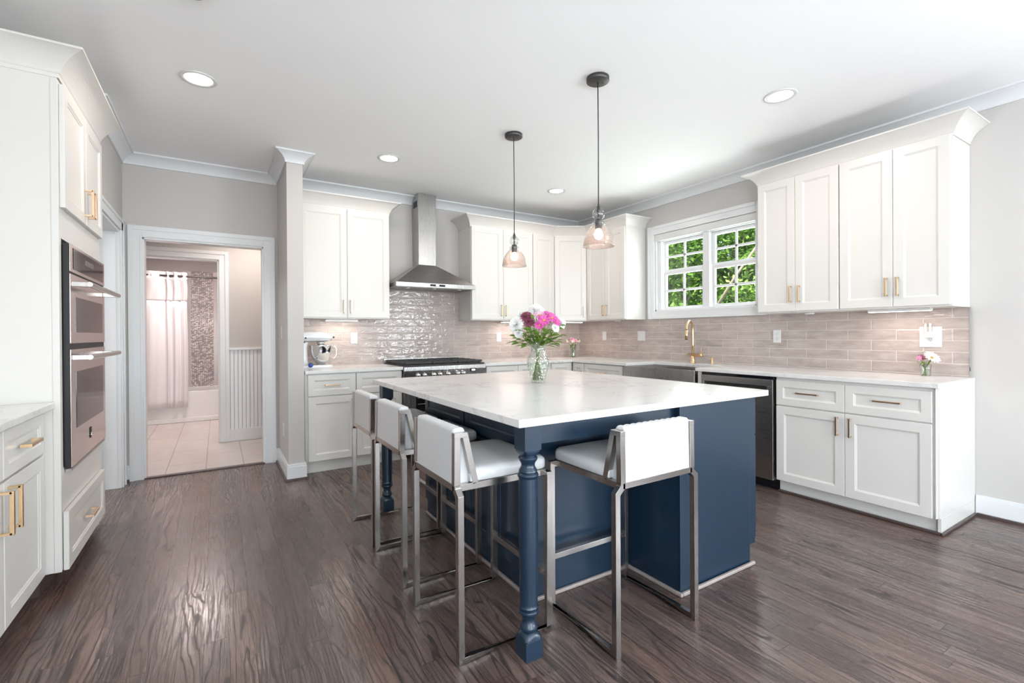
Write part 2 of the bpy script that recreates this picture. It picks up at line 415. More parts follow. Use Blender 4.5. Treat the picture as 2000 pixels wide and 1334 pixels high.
def box(name, a, b, m, parent=None, bevel=0, kind=None, loc=None):
    return MB().box(a, b).build(name, m, parent, bevel, kind=kind, loc=loc)

# ------------------------------------------------------------------ room shell
XW, YW, ZC = 4.29, 5.09, 2.765        # right wall, back wall, ceiling
YR = -4.5                            # rear wall
def S(name, mb, m, **kw): return mb.build(name, m, kind='structure', **kw)
S('floor', MB().box((-1.42, YR-.12, -.1), (XW+.12, YW+.001, 0)), 'oak')
S('floor_hall', MB().box((-2.0, YW+.001, -.1), (1.9, 9.1, -.002)), 'floor_tile')
S('floor_passage', MB().box((-3.4, 3.4, -.1), (-1.42, 5.6, 0)), 'oak')
S('ceiling', MB().box((-1.42, YR-.12, ZC), (XW+.12, YW+.12, ZC+.25)), 'ceiling')
S('ceiling_hall', MB().box((-3.4, YW+.12, 2.5), (1.9, 9.1, 2.7)).box((-3.4, 3.3, 2.5), (-1.442, YW+.12, 3.0)), 'ceiling')
# wall_back with doorway to the hall
DX0, DX1, DZ = -.541, .377, 2.07
S('wall_back', MB().box((-.79, YW, 0), (DX0, YW+.12, ZC)).box((DX1, YW, 0), (XW+.12, YW+.12, ZC)).box((DX0, YW, DZ), (DX1, YW+.12, ZC)), 'wall')
# wall_right with window opening
WY0, WY1, WZ0, WZ1 = 2.53, 3.745, 1.475, 2.355
RY0, RY1, RZ0, RZ1 = -3.3, -.9, .65, 2.35
def wall_x(x0, x1, y0, y1, holes):
    mb = MB(); y = y0
    for (a, b, c, d) in sorted(holes):
        mb.box((x0, y, 0), (x1, a, ZC)); mb.box((x0, a, 0), (x1, b, c)); mb.box((x0, a, d), (x1, b, ZC)); y = b
    return mb.box((x0, y, 0), (x1, y1, ZC))
S('wall_right', wall_x(XW, XW+.14, YR, YW, [(WY0, WY1, WZ0, WZ1), (RY0, RY1, RZ0, RZ1)]), 'wall')
S('wall_left', wall_x(-1.44, -1.30, YR, 4.0, [(-3.2, -1.2, .65, 2.35)]), 'wall')
def wall_y(y0, y1, x0, x1, holes):
    mb = MB(); x = x0
    for (a, b, c, d) in sorted(holes):
        mb.box((x, y0, 0), (a, y1, ZC)); mb.box((a, y0, 0), (b, y1, c)); mb.box((a, y0, d), (b, y1, ZC)); x = b
    return mb.box((x, y0, 0), (x1, y1, ZC))
S('wall_rear', wall_y(YR-.14, YR, -1.44, XW+.14, [(-.25, 2.05, .12, 2.35), (2.55, 4.05, .12, 2.35)]), 'wall')
# left wall past the oven tower, with a cased opening
S('wall_left_passage', MB().box((-.79, 3.985, 0), (-.67, 4.02, ZC)).box((-.79, 4.02, 2.085), (-.67, 4.905, ZC)).box((-.79, 4.905, 0), (-.67, YW, ZC)).box((-1.44, 3.985, 0), (-.79, 4.005, ZC)), 'wall')
S('wall_passage', MB().box((-3.4, 3.3, 0), (-3.3, 5.6, 2.5)).box((-3.3, 5.5, 0), (-.8, 5.6, 2.5)).box((-3.3, 3.3, 0), (-1.44, 3.4, 2.5)), 'wall')
# stub wall beside the doorway
SX0, SX1, SY = .50, .625, 4.36
S('wall_stub', MB().box((SX0, SY, 0), (SX1, YW, ZC)), 'wall')
# hall and bathroom
HY = 6.374
S('wall_hall', MB().box((-1.9, HY, 0), (-.80, HY+.12, 2.5)).box((.016, HY, 0), (1.8, HY+.12, 2.5)).box((-.80, HY, 2.095), (.016, HY+.12, 2.5))
  .box((-2.0, YW+.12, 0), (-1.9, HY, 2.5)).box((1.75, YW+.12, 0), (1.9, HY, 2.5)).box((-1.9, YW+.12, 0), (-.79, YW+.14, 2.5)), 'wall')
S('wall_bath', MB().box((-1.1, HY+.12, 0), (-1.0, 9.05, 2.5)).box((.62, HY+.12, 0), (.72, 9.05, 2.5)).box((-1.1, 8.95, 0), (.72, 9.05, 2.5)), 'wall')
S('trim_1', MB().box((.112, HY-.008, .137), (1.75, HY, 1.06)), 'beadboard')
S('trim_2', MB().box((.112, HY-.03, 1.06), (1.75, HY, 1.085)).box((.112, HY-.018, 0), (1.75, HY, .137)), 'trim', bevel=.003)

def casing(name, x0, x1, z, y, wd=.097, th=.02, ny=-1, depth=.12, jm=True):
    """door casing around an opening in a wall that faces -y, plus jamb"""
    mb = MB()
    def strip(a, b):  # two-step profile
        mb.box(a, b)
    for sx, xx in ((-1, x0), (1, x1)):
        mb.box((xx, y, 0), (xx+sx*wd, y-th*.6, z+wd)); mb.box((xx+sx*wd*.62, y-th*.6, 0), (xx+sx*wd, y-th, z+wd)); mb.box((xx+sx*.006, y-th*.6, 0), (xx+sx*.016, y-th*.75, z+.006))
    mb.box((x0, y, z), (x1, y-th*.6, z+wd)); mb.box((x0-wd*.62, y-th*.6, z+wd*.62), (x1+wd*.62, y-th, z+wd)); mb.box((x0-.016, y-th*.6, z+.006), (x1+.016, y-th*.75, z+.016))
    if jm:
        mb.box((x0-.004, y, 0), (x0+.014, y+depth, z)); mb.box((x1-.014, y, 0), (x1+.004, y+depth, z)); mb.box((x0, y, z-.014), (x1, y+depth, z+.004))
    return S(name, mb, 'trim', bevel=.003)
casing('door_1', DX0, DX1, DZ, YW)
casing('door_2', -.80, .016, 2.095, HY)
S('trim_3', MB().box((DX0, YW-.012, 0), (DX1, YW+.04, .010)), 'shoe', bevel=.004)
# cased opening in the left wall
mb = MB()
mb.box((-.82, 4.895, 0), (-.664, 4.915, 2.085)).box((-.82, 4.025, 2.065), (-.664, 4.895, 2.083)).box((-.82, 4.022, 0), (-.664, 4.034, 2.083))
mb.box((-.80, 4.886, 0), (-.785, 4.894, 2.064)).box((-.70, 4.889, 0), (-.69, 4.894, 2.064))
mb.box((-.67, 4.915, 0), (-.652, 5.0, 2.17)).box((-.67, 4.975, 0), (-.645, 5.0, 2.17)).box((-.67, 4.02, 2.085), (-.652, 5.0, 2.17)).box((-.67, 4.02, 2.145), (-.645, 5.0, 2.17))
S('door_3', mb, 'trim', bevel=.003)

# baseboards and shoe
def base_y(name, x0, x1, y, h=.135):
    S(name, MB().box((x0, y-.015, .0), (x1, y, h-.02)).box((x0, y-.011, h-.02), (x1, y, h)), 'trim', bevel=.002)
base_y('baseboard_back', DX1+.097, SX0, YW); base_y('baseboard_back_left', -.67, DX0-.097, YW)
S('baseboard_right', MB().box((XW-.015, YR, 0), (XW, 1.03, .115)).box((XW-.011, YR, .115), (XW, 1.03, .135)), 'trim', bevel=.002)
S('baseboard_stub', MB().box((SX0-.015, SY-.015, 0), (SX1+.015, SY, .115)).box((SX0-.011, SY-.011, .115), (SX1+.011, SY, .135))
  .box((SX0-.015, SY, 0), (SX0, YW, .115)).box((SX0-.011, SY, .115), (SX0, YW, .135)).box((SX1, SY, 0), (SX1+.015, 4.44, .115)).box((SX1, SY, .115), (SX1+.011, 4.44, .135)), 'trim', bevel=.002)
S('trim_4', MB().box((XW-.033, YR, 0), (XW-.015, 1.02, .02)).box((SX0-.03, SY-.03, 0), (SX1+.03, SY-.015, .018)).box((SX0-.03, SY-.015, 0), (SX0-.015, YW-.015, .018))
  .box((DX1+.097, YW-.03, 0), (SX0-.03, YW-.015, .018)).box((-.655, YW-.03, 0), (DX0-.097, YW-.015, .018)), 'shoe', bevel=.006)

# crown moulding of the room: cove profile following corners
def cove(o, d):  # outward offset o, down d -> profile points (out, z below ceiling)
    P = [(.0, d), (.012, d), (.012, d-.012)]
    for k in range(1, 9):
        t = k/9*PI/2
        P.append((.012+(o-.028)*(.6*(1-math.cos(t))+.4*k/9), d-.012-(d-.030)*(.6*math.sin(t)+.4*k/9)))
    P += [(o-.012, .014), (o, .014), (o, 0), (0, 0)]
    return P
def sweep_profile(mb, path, prof, ztop, inward, closed=False):
    """path: list of 2D wall-line points, profile offset to the side given by inward(+1 left,-1 right)"""
    n = len(path); rings = []
    for i in range(n):
        p = Vector(path[i]); d0 = (p-Vector(path[i-1])).normalized() if i else None
        d1 = (Vector(path[i+1])-p).normalized() if i < n-1 else None
        if d0 is None: d0 = d1
        if d1 is None: d1 = d0
        n0 = Vector((-d0.y, d0.x))*inward; n1 = Vector((-d1.y, d1.x))*inward
        m_ = (n0+n1); m_ = m_/max(1e-6, m_.length**2)*2
        rings.append([(p.x+m_.x*o, p.y+m_.y*o, ztop-z) for o, z in prof])
    mb.loft(rings, 0, False, True); return mb
mb = MB(); sweep_profile(mb, [(-.67, 3.9), (-.67, YW), (SX0, YW), (SX0, SY), (SX1, SY), (SX1, YW), (XW, YW), (XW, YR)], cove(.088, .088), ZC, -1)
S('trim_5', mb, 'trim')

# unseen windows added behind and beside the camera for room brightness : frames and panes
def framed_window(name, axis, pos, a0, a1, z0, z1, cols, rows, inner):
    mb = MB()
    def B(u0, u1, za, zb, t0=0, t1=.05):
        if axis == 'x': mb.box((pos+t0, u0, za), (pos+t1, u1, zb))
        else: mb.box((u0, pos+t0, za), (u1, pos+t1, zb))
    f = .05
    B(a0, a0+f, z0, z1); B(a1-f, a1, z0, z1); B(a0, a1, z0, z0+f); B(a0, a1, z1-f, z1)
    for k in range(1, cols): u = a0+(a1-a0)*k/cols; B(u-.02, u+.02, z0, z1, .005, .045)
    for k in range(1, rows): z = z0+(z1-z0)*k/rows; B(a0, a1, z-.012, z+.012, .01, .04)
    c = .09; s = inner
    for (u0, u1, za, zb) in ((a0-c, a0, z0-c, z1+c), (a1, a1+c, z0-c, z1+c), (a0, a1, z0-c, z0), (a0, a1, z1, z1+c)):
        if axis == 'x': mb.box((s[0], u0, za), (s[1], u1, zb))
        else: mb.box((u0, s[0], za), (u1, s[1], zb))
    o = S(name, mb, 'trim')
    g = MB()
    if axis == 'x': g.box((pos+.02, a0+f, z0+f), (pos+.026, a1-f, z1-f))
    else: g.box((a0+f, pos+.02, z0+f), (a1-f, pos+.026, z1-f))
    gl = g.build('pane', 'pane', o); return o
framed_window('added_window_2', 'y', YR-.08, -.25, 2.05, .12, 2.35, 3, 3, (YR, YR+.02))
framed_window('added_window_3', 'y', YR-.08, 2.55, 4.05, .12, 2.35, 2, 3, (YR, YR+.02))
framed_window('added_window_4', 'x', XW+.03, RY0, RY1, RZ0, RZ1, 3, 2, (XW-.02, XW))
framed_window('added_window_5', 'x', -1.40, -3.2, -1.2, .65, 2.35, 3, 2, (-1.30, -1.28))

# ------------------------------------------------------------------ kitchen window over the sink
mb = MB()
for (y0, y1, z0, z1) in ((WY0-.097, WY0, 1.385, 2.452), (WY1, WY1+.09, 1.385, 2.452), (WY0, WY1, 1.385, WZ0), (WY0, WY1, WZ1, 2.452)):
    mb.box((XW-.018, y0, z0), (XW, y1, z1))
for (y0, y1, z0, z1) in ((WY0-.097, WY0-.06, 1.385, 2.452), (WY1+.055, WY1+.09, 1.385, 2.452), (WY0, WY1, 1.385, 1.42), (WY0, WY1, 2.417, 2.452)):
    mb.box((XW-.026, y0, z0), (XW-.018, y1, z1))
# jamb liner
mb.box((XW, WY0, WZ0), (XW+.14, WY0+.02, WZ1)).box((XW, WY1-.02, WZ0), (XW+.14, WY1, WZ1)).box((XW, WY0, WZ0), (XW+.14, WY1, WZ0+.02)).box((XW, WY0, WZ1-.02), (XW+.14, WY1, WZ1))
win = S('window_1', mb, 'trim', bevel=.003)
def sash(y0, y1, z0, z1, x, fr=.03, gr=.011, bot=None):
    m_ = MB(); bot = bot or fr
    m_.box((x, y0-fr, z0-bot), (x+.03, y0, z1+fr)).box((x, y1, z0-bot), (x+.03, y1+fr, z1+fr)).box((x, y0, z0-bot), (x+.03, y1, z0)).box((x, y0, z1), (x+.03, y1, z1+fr))
    yc, zc = (y0+y1)/2, (z0+z1)/2
    m_.box((x+.006, yc-gr, z0), (x+.022, yc+gr, z1)).box((x+.006, y0, zc-gr), (x+.022, y1, zc+gr))
    f = m_.build('sash', 'trim', win, .002)
    MB().box((x+.012, y0, z0), (x+.016, y1, z1)).build('pane', 'pane', f)
for (a, b) in ((3.16, 3.637), (2.56, 3.018)):
    sash(a, b, 1.945, 2.235, XW+.07, .034)
    sash(a-.012 if a > 3 else a-.012, b-.018, 1.520, 1.884, XW+.038, .034, bot=.028)
MB().box((XW+.02, 3.052, WZ0+.02), (XW+.11, 3.128, WZ1-.02)).build('mullion', 'trim', win, .003)
MB().box((XW+.03, WY0+.02, 2.27), (XW+.11, WY1-.02, WZ1-.02)).box((XW+.03, 3.68, WZ0+.02), (XW+.11, WY1-.02, 2.27)).build('head', 'trim', win, .003)
bl = MB().box((XW-.010, WY0+.003, 2.278), (XW+.028, WY1-.003, WZ1-.003)).build('roller_blind', 'plastic', None, .006, loc=(XW, 3.13, 2.3))
tag(bl, 'white rolled up blind cassette at the top of the sink window', 'blind')

# outdoors
S('ground', MB().box((XW+.14, -6, -.55), (30, 22, -.5)), 'lawn')
def tree(name, label, x, y, h, rx, rz, nleaf, seed, mleaf, ls=.10, trunk_r=.09, lean=(0, 0), branches=()):
    rnd = random.Random(seed); t = thing(name, label, 'tree', (x, y, -.5))
    tb = MB(); top = Vector((x+lean[0], y+lean[1], h))
    tb.tube([(x, y, -.5), (x+lean[0]*.4, y+lean[1]*.4, h*.4), top], [trunk_r, trunk_r*.75, trunk_r*.4], 8)
    for k in range(9):
        a = rnd.uniform(0, 2*PI); z0 = h*rnd.uniform(.35, .9); L = rx*rnd.uniform(.6, 1.0); f_ = (z0+.5)/(h+.5)
        p = Vector((x+lean[0]*f_, y+lean[1]*f_, z0))
        tb.tube([p, p+Vector((math.cos(a)*L*.5, math.sin(a)*L*.5, L*.25)), p+Vector((math.cos(a)*L, math.sin(a)*L, L*.6))], [trunk_r*.45, trunk_r*.3, trunk_r*.12], 6)
    for br in branches: tb.tube(br, [.035, .030, .022, .015], 8)
    tb.build('trunk', 'bark', t)
    lb = MB(); bm = lb.bm
    cl = [(Vector((x+lean[0]*.8+rnd.gauss(0, .5)*rx, y+lean[1]*.8+rnd.gauss(0, .5)*rx, h*.72+rnd.gauss(0, .5)*rz)), rnd.uniform(.16, .34)) for _ in range(70)]
    for _ in range(nleaf):
        c, cr = rnd.choice(cl); p = c+Vector((rnd.gauss(0, 1), rnd.gauss(0, 1), rnd.gauss(0, .6)))*cr
        d = Vector((rnd.gauss(0, 1), rnd.gauss(0, 1), rnd.gauss(-.3, .6))).normalized(); s_ = ls*rnd.uniform(.6, 1.3)
        u = d.cross(Vector((rnd.gauss(0, .4), rnd.gauss(0, .4), 1))).normalized(); n_ = d.cross(u)
        a, b_, c_, e = p, p+d*s_*.5+u*s_*.28+n_*s_*.08, p+d*s_, p+d*s_*.5-u*s_*.28+n_*s_*.08
        v = [bm.verts.new(q) for q in (a, b_, c_, e)]; bm.faces.new(v)
    lb.build('foliage', mleaf, t, recalc=False)
BR = [[(7.2, 5.05, .9), (6.6, 4.55, 1.62), (6.5, 4.17, 2.05), (6.5, 3.70, 2.62)]]
tree('leafy_tree', 'dense dark green tree filling the left sash of the sink window', 8.3, 6.9, 3.3, 1.0, 1.3, 19000, 1, 'tree_leaf')
tree('leafy_tree', 'sunlit yellow green tree with slanting pale branch behind right sash', 8.0, 4.6, 3.7, 1.0, 1.3, 13000, 2, 'tree_leaf_light', lean=(.3, -1.3), trunk_r=.085, branches=BR)
tree('leafy_tree', 'mid green tree standing behind the window mullion', 9.4, 5.9, 4.0, 1.1, 1.5, 18000, 3, 'tree_leaf')
tree('leafy_shrub', 'tall light green shrub at the far left behind the window', 9.9, 8.3, 3.2, 1.3, 1.6, 17000, 4, 'tree_leaf_light')
tree('leafy_shrub', 'broad green shrub low behind the other trees outside', 11.0, 7.0, 2.6, 1.6, 1.5, 19000, 5, 'tree_leaf')

# ------------------------------------------------------------------ cabinetry
class Fr:
    """face frame: origin o, u along the run, n outward normal; maps (u, out, z)"""
    def __init__(s, o, u, n): s.o, s.u, s.n = Vector(o), Vector(u), Vector(n)
    def __call__(s, p): return s.o+s.u*p[0]+s.n*p[1]+Vector((0, 0, p[2]))
def shaker(fr, u0, u1, z0, z1, out, t=.02, stile=.058, dep=.008, lip=.010):
    mb = MB()
    st = min(stile, (z1-z0)*.27)
    def ring(a, d):  # rectangle inset by a at depth d
        sx = a if a <= 0 else a; return [(u0+sx, out-d, z0+a), (u1-sx, out-d, z0+a), (u1-sx, out-d, z1-a), (u0+sx, out-d, z1-a)]
    R = [ring(0, t), ring(0, .002), ring(.002, 0), ring(st, 0), ring(st+.002, .0025), ring(st+lip, .0055), ring(st+lip+.001, dep)]
    R = [[fr(p) for p in r] for r in R]
    mb.loft(R, 0, False, True); return mb
def slab(fr, u0, u1, z0, z1, out, t=.02): return MB().box((u0, out-t, z0), (u1, out, z1), fr=fr)
def pull(fr, u, z, out, L=.13, vert=True, t=.0055, st=.028, w=None):
    mb = MB(); w = w or t
    for s in (-1, 1):
        c = s*(L/2-.006)
        if vert: mb.box((u-w, out, z+c-.005), (u+w, out+st, z+c+.005), fr=fr)
        else: mb.box((u+c-.005, out, z-w), (u+c+.005, out+st, z+w), fr=fr)
    if vert: mb.box((u-w, out+st-t, z-L/2), (u+w, out+st+t*.6, z+L/2), fr=fr)
    else: mb.box((u-L/2, out+st-t, z-w), (u+L/2, out+st+t*.6, z+w), fr=fr)
    return mb
def door(cab, fr, u0, u1, z0, z1, out, h=None, name='door', **kw):
    """h: ('v', u, z) or ('h', u, z) handle"""
    mats = kw.pop('m', 'cabinet'); hm = kw.pop('hm', 'gold'); hk = kw.pop('hk', {})
    d = shaker(fr, u0+.0015, u1-.0015, z0+.0015, z1-.0015, out, **kw).build(name, mats, cab)
    if h: pull(fr, h[1], h[2], out, vert=h[0] == 'v', **hk).build('handle', hm, d, .0012)
    return d
def carcass(cab, fr, u0, u1, z0, z1, depth, out, m='cabinet', toe=0, toe_in=.03, name='body'):
    mb = MB().box((u0, -depth, z0), (u1, out, z1), fr=fr)
    mb.build(name, m, cab, .001)
    if toe: MB().box((u0, -depth, 0), (u1, out-toe_in, z0), fr=fr).build('toe_kick', m, cab)

Fb = lambda y: Fr((0, y, 0), (1, 0, 0), (0, -1, 0))     # back run, faces the room (-y)
Fright = lambda x: Fr((x, 0, 0), (0, 1, 0), (-1, 0, 0))     # right run, faces -x
Fl = lambda x: Fr((x, 0, 0), (0, 1, 0), (1, 0, 0))      # left run, faces +x

def crown_cab(mb, path, ztop, h=.100, o=.098, inward=-1):
    P = [(0, h+.018), (.004, h+.018), (.004, h)]
    for k in range(0, 10):
        t = k/9*PI/2
        P.append((.008+(o-.012)*(.55*(1-math.cos(t))+.45*k/9), h-.004-(h-.014)*(.55*math.sin(t)+.45*k/9)))
    P += [(o, .010), (o, 0), (0, 0)]
    return sweep_profile(mb, path, P, ztop, inward)

UZ0, UZ1, CZ = 1.385, 2.455, 2.565
# --- uppers on the back wall
YF = 4.75; UD = YW-.001-YF  # door face plane
f = Fb(YF)
c = thing('upper_cabinet', 'cream double door wall cabinet above the stand mixer, left of the hood', 'cabinet', (1.08, 4.92, UZ0))
carcass(c, f, .645, 1.497, UZ0, UZ1, UD-.001, -.021)
door(c, f, .648, 1.077, UZ0+.008, UZ1-.004, 0, ('v', 1.045, 1.50))
door(c, f, 1.077, 1.494, UZ0+.008, UZ1-.004, 0, ('v', 1.110, 1.50))
crown_cab(MB(), [(.628, YF+.021), (1.499, YF+.021), (1.499, YW-.003)], CZ, inward=-1).build('crown', 'cabinet', c)
c = thing('upper_cabinet', 'cream double door wall cabinet directly right of the range hood', 'cabinet', (2.85, 4.92, UZ0))
carcass(c, f, 2.432, 3.273, UZ0, UZ1, UD-.001, -.021)
door(c, f, 2.435, 2.851, UZ0+.008, UZ1-.004, 0, ('v', 2.82, 1.50)); door(c, f, 2.851, 3.271, UZ0+.008, UZ1-.004, 0, ('v', 2.882, 1.50))
c = thing('upper_cabinet', 'narrow cream wall cabinet with one door, left of the diagonal corner cabinet', 'cabinet', (3.43, 4.92, UZ0))
carcass(c, f, 3.275, 3.600, UZ0, UZ1, UD-.001, -.021)
door(c, f, 3.276, 3.596, UZ0+.008, UZ1-.004, 0, ('v', 3.308, 1.50))
# diagonal corner
A = Vector((3.602, YF+.021, 0)); B = Vector((3.972, 4.560, 0)); uu = (B-A).normalized(); nn = Vector((uu.y, -uu.x, 0))
c = thing('corner_cabinet', 'cream diagonal wall cabinet filling the corner between both cabinet runs', 'cabinet', (3.95, 4.85, UZ0))
MB().prism([(A.x, A.y, UZ0), (B.x, B.y, UZ0), (XW-.002, B.y, UZ0), (XW-.002, YW-.002, UZ0), (A.x, YW-.002, UZ0)], (0, 0, UZ1-UZ0)).build('body', 'cabinet', c, .001)
fd = Fr(A, uu, nn); Ld = (B-A).length
door(c, fd, .012, Ld-.012, UZ0+.008, UZ1-.004, .021, ('v', Ld-.045, 1.50))
XF = 3.95; f = Fright(XF); UDr = XW-.001-XF
c = thing('upper_cabinet', 'cream double door wall cabinet between the corner and the sink window', 'cabinet', (4.12, 4.22, UZ0))
carcass(c, f, 3.888, 4.558, UZ0, UZ1, UDr-.001, -.021)
door(c, f, 4.215, 4.545, UZ0+.008, UZ1-.004, 0, ('v', 4.247, 1.50)); door(c, f, 3.891, 4.215, UZ0+.008, UZ1-.004, 0, ('v', 4.183, 1.50))
cr = MB(); crown_cab(cr, [(2.430, YW-.003), (2.430, YF+.021), (A.x, A.y), (B.x, B.y), (XF+.021, 3.886), (XW-.003, 3.886)], CZ, inward=-1)
tag(cr.build('crown_molding', 'cabinet', None, loc=(3.3, 4.7, 2.5)), 'cream cove crown molding wrapping the corner run of wall cabinets', 'molding')
# --- uppers right of the window
c = thing('upper_cabinet', 'cream double door wall cabinet directly right of the sink window', 'cabinet', (4.12, 2.01, UZ0))
carcass(c, f, 1.700, 2.328, UZ0, UZ1+.03, UDr-.001, -.021)
door(c, f, 2.018, 2.325, UZ0+.010, UZ1+.026, 0, ('v', 2.047, 1.533)); door(c, f, 1.702, 2.018, UZ0+.010, UZ1+.026, 0, ('v', 1.982, 1.533))
c = thing('upper_cabinet', 'cream double door wall cabinet at the right end of the run, strip light below', 'cabinet', (4.12, 1.38, UZ0))
carcass(c, f, 1.058, 1.699, UZ0, UZ1+.03, UDr-.001, -.021)
door(c, f, 1.368, 1.697, UZ0+.010, UZ1+.026, 0, ('v', 1.402, 1.533)); door(c, f, 1.066, 1.368, UZ0+.010, UZ1+.026, 0, ('v', 1.338, 1.533))
cr = MB(); crown_cab(cr, [(XW-.003, 2.330), (XF+.021, 2.330), (XF+.021, 1.056), (XW-.003, 1.056)], 2.588, inward=-1)
tag(cr.build('crown_molding', 'cabinet', None, loc=(4.1, 1.7, 2.5)), 'cream cove crown molding over the right hand pair of wall cabinets', 'molding')

# --- base cabinets, back run left of the range
YB = 4.44; f = Fb(YB); BD = YW-.001-YB
c = thing('base_cabinet', 'cream base cabinet with two drawers and two doors under the mixer counter', 'cabinet', (1.09, 4.77, 0))
carcass(c, f, .642, 1.515, .105, .884, BD, -.021, toe=1, toe_in=.045)
for (a, b) in ((.665, 1.076), (1.080, 1.512)):
    m_ = (a+b)/2
    door(c, f, a, b, .685, .876, 0, ('h', m_, .78), name='drawer', hm='rose'); door(c, f, a, b, .110, .677, 0, None)
pull(f, 1.045, .58, 0).build('handle', 'rose', c.children[-3]); pull(f, 1.112, .58, 0).build('handle', 'rose', c.children[-1])
# back run right of the range and the corner
c = thing('base_cabinet', 'cream base cabinet with two drawer fronts right of the range', 'cabinet', (2.9, 4.77, 0))
carcass(c, f, 2.430, 3.640, .105, .884, BD, -.021, toe=1, toe_in=.045)
for (a, b) in ((2.445, 2.850), (2.850, 3.284), (3.318, 3.612)):
    door(c, f, a, b, .685, .876, 0, ('h', (a+b)/2, .78), name='drawer', hm='rose'); door(c, f, a, b, .110, .677, 0, ('v', b-.035, .58), hm='rose')
XB = 3.628; f = Fright(XB); BDr = XW-.001-XB
c = thing('base_cabinet', 'cream base cabinet with narrow and wide drawer fronts left of the sink', 'cabinet', (3.9, 4.0, 0))
carcass(c, f, 3.600, 4.46, .105, .884, BDr, -.021, toe=1)
for (a, b) in ((4.235, 4.437), (3.612, 4.228)):
    door(c, f, a, b, .685, .876, 0, ('h', (a+b)/2, .78), name='drawer', hm='rose'); door(c, f, a, b, .110, .677, 0, ('v', a+.035, .58), hm='rose')
c = thing('sink_cabinet', 'cream sink base cabinet under the steel farmhouse sink', 'cabinet', (3.9, 3.13, 0))
MB().box((2.645, -BDr, .105), (3.598, -.021, .655), fr=f).box((2.645, -BDr, .655), (2.690, -.002, .884), fr=f).box((3.558, -BDr, .655), (3.598, -.021, .884), fr=f).box((2.70, -BDr, .655), (3.55, -.46, .884), fr=f).build('body', 'cabinet', c, .001)
MB().box((2.645, -BDr, 0), (3.598, -.05, .105), fr=f).build('toe_kick', 'cabinet', c)
door(c, f, 2.70, 3.125, .110, .640, 0, ('v', 3.09, .55), hm='rose'); door(c, f, 3.125, 3.55, .110, .640, 0, ('v', 3.16, .55), hm='rose')
c = thing('base_cabinet', 'large white base cabinet with two drawers and two doors at right end of counter', 'cabinet', (3.95, 1.53, 0))
carcass(c, f, 1.052, 2.002, .105, .884, BDr, -.021, toe=1, toe_in=.045)
door(c, f, 1.530, 1.996, .672, .864, 0, ('h', 1.765, .775), name='drawer', hm='rose', hk=dict(L=.15)); door(c, f, 1.064, 1.530, .672, .864, 0, ('h', 1.285, .775), name='drawer', hm='rose', hk=dict(L=.15))
door(c, f, 1.530, 1.996, .096, .666, 0, ('v', 1.572, .575), hm='rose'); door(c, f, 1.064, 1.530, .096, .666, 0, ('v', 1.492, .575), hm='rose')
MB().box((3.648, 1.034, .10), (XW-.002, 1.0515, .884)).box((3.670, 1.034, 0), (XW-.002, 1.0515, .10)).box((3.632, 1.046, .10), (3.648, 1.0515, .884)).build('end_panel', 'cabinet', c, .001)
MB().box((3.652, 1.018, 0), (XW-.02, 1.034, .018)).box((3.655, 1.034, 0), (3.672, 2.0, .018)).build('shoe_molding', 'shoe', c, .006)

# ------------------------------------------------------------------ left side: base cabinet, counter, oven tower
f = Fl(-.690)
c = thing('base_cabinet', 'cream base cabinet with gold pulls at the left edge below the short counter', 'cabinet', (-.99, 2.55, 0))
carcass(c, f, 2.040, 3.046, .105, .884, .605, -.021, toe=0)
MB().box((2.04, -.605, 0), (3.046, -.07, .105), fr=f).build('toe_kick', 'shoe', c)  # dark brown puts the shade of the recess into the colour
door(c, f, 2.530, 3.022, .680, .868, 0, ('h', 2.775, .775), name='drawer', hk=dict(L=.15, st=.034, t=.007)); door(c, f, 2.045, 2.527, .680, .868, 0, ('h', 2.28, .775), name='drawer', hk=dict(L=.15, st=.034, t=.007))
door(c, f, 2.530, 3.022, .108, .672, 0, ('v', 2.575, .565), hk=dict(L=.165, st=.036, t=.008)); door(c, f, 2.045, 2.527, .108, .672, 0, ('v', 2.485, .565), hk=dict(L=.165, st=.036, t=.008))
ct = MB().box((-1.299, 1.98, .884), (-.655, 3.046, .914)).build('countertop', 'quartz', None, .004, loc=(-.97, 2.5, .884))
tag(ct, 'short white quartz countertop at the left edge beside the oven tower', 'countertop')

T0, T1 = 3.05, 3.965; TX = -.640
f = Fl(TX)
c = thing('oven_cabinet', 'tall cream oven tower cabinet with top doors and bottom drawer at left', 'cabinet', (-.97, 3.5, 0))
OZ0, OZ1 = .585, 1.70
mb = MB()
mb.box((-1.299, T0, .10), (TX, T0+.02, 2.47)).box((-1.299, T1-.02, .10), (TX, T1, 2.47)).box((-1.299, T0, .10), (-1.28, T1, 2.47))
mb.box((-1.28, T0+.02, .10), (TX, T1-.02, OZ0)).box((-1.28, T0+.02, OZ1), (TX, T1-.02, 2.47))
mb.box((TX-.02, T0+.02, OZ0), (TX, T0+.045, OZ1)).box((TX-.02, T1-.045, OZ0), (TX, T1-.02, OZ1))
mb.build('body', 'cabinet', c, .001)
MB().box((-.664, T0-.004, .10), (-.638, T0, 2.448)).build('stile', 'cabinet', c, .001)
MB().box((-1.28, T0+.01, 0), (TX-.08, T1-.01, .10)).build('toe_kick', 'shoe', c)  # recess shade under the tower painted in as dark brown
door(c, f, 3.512, 3.945, 1.845, 2.440, .021, ('v', 3.548, 1.965), hm='rose', hk=dict(L=.15, st=.036, t=.007)); door(c, f, 3.072, 3.508, 1.845, 2.440, .021, ('v', 3.475, 1.965), hm='rose', hk=dict(L=.15, st=.036, t=.007))
door(c, f, 3.072, 3.930, .095, .380, .023, ('h', 3.47, .245), name='drawer', hm='rose', hk=dict(L=.15, st=.034, t=.006))
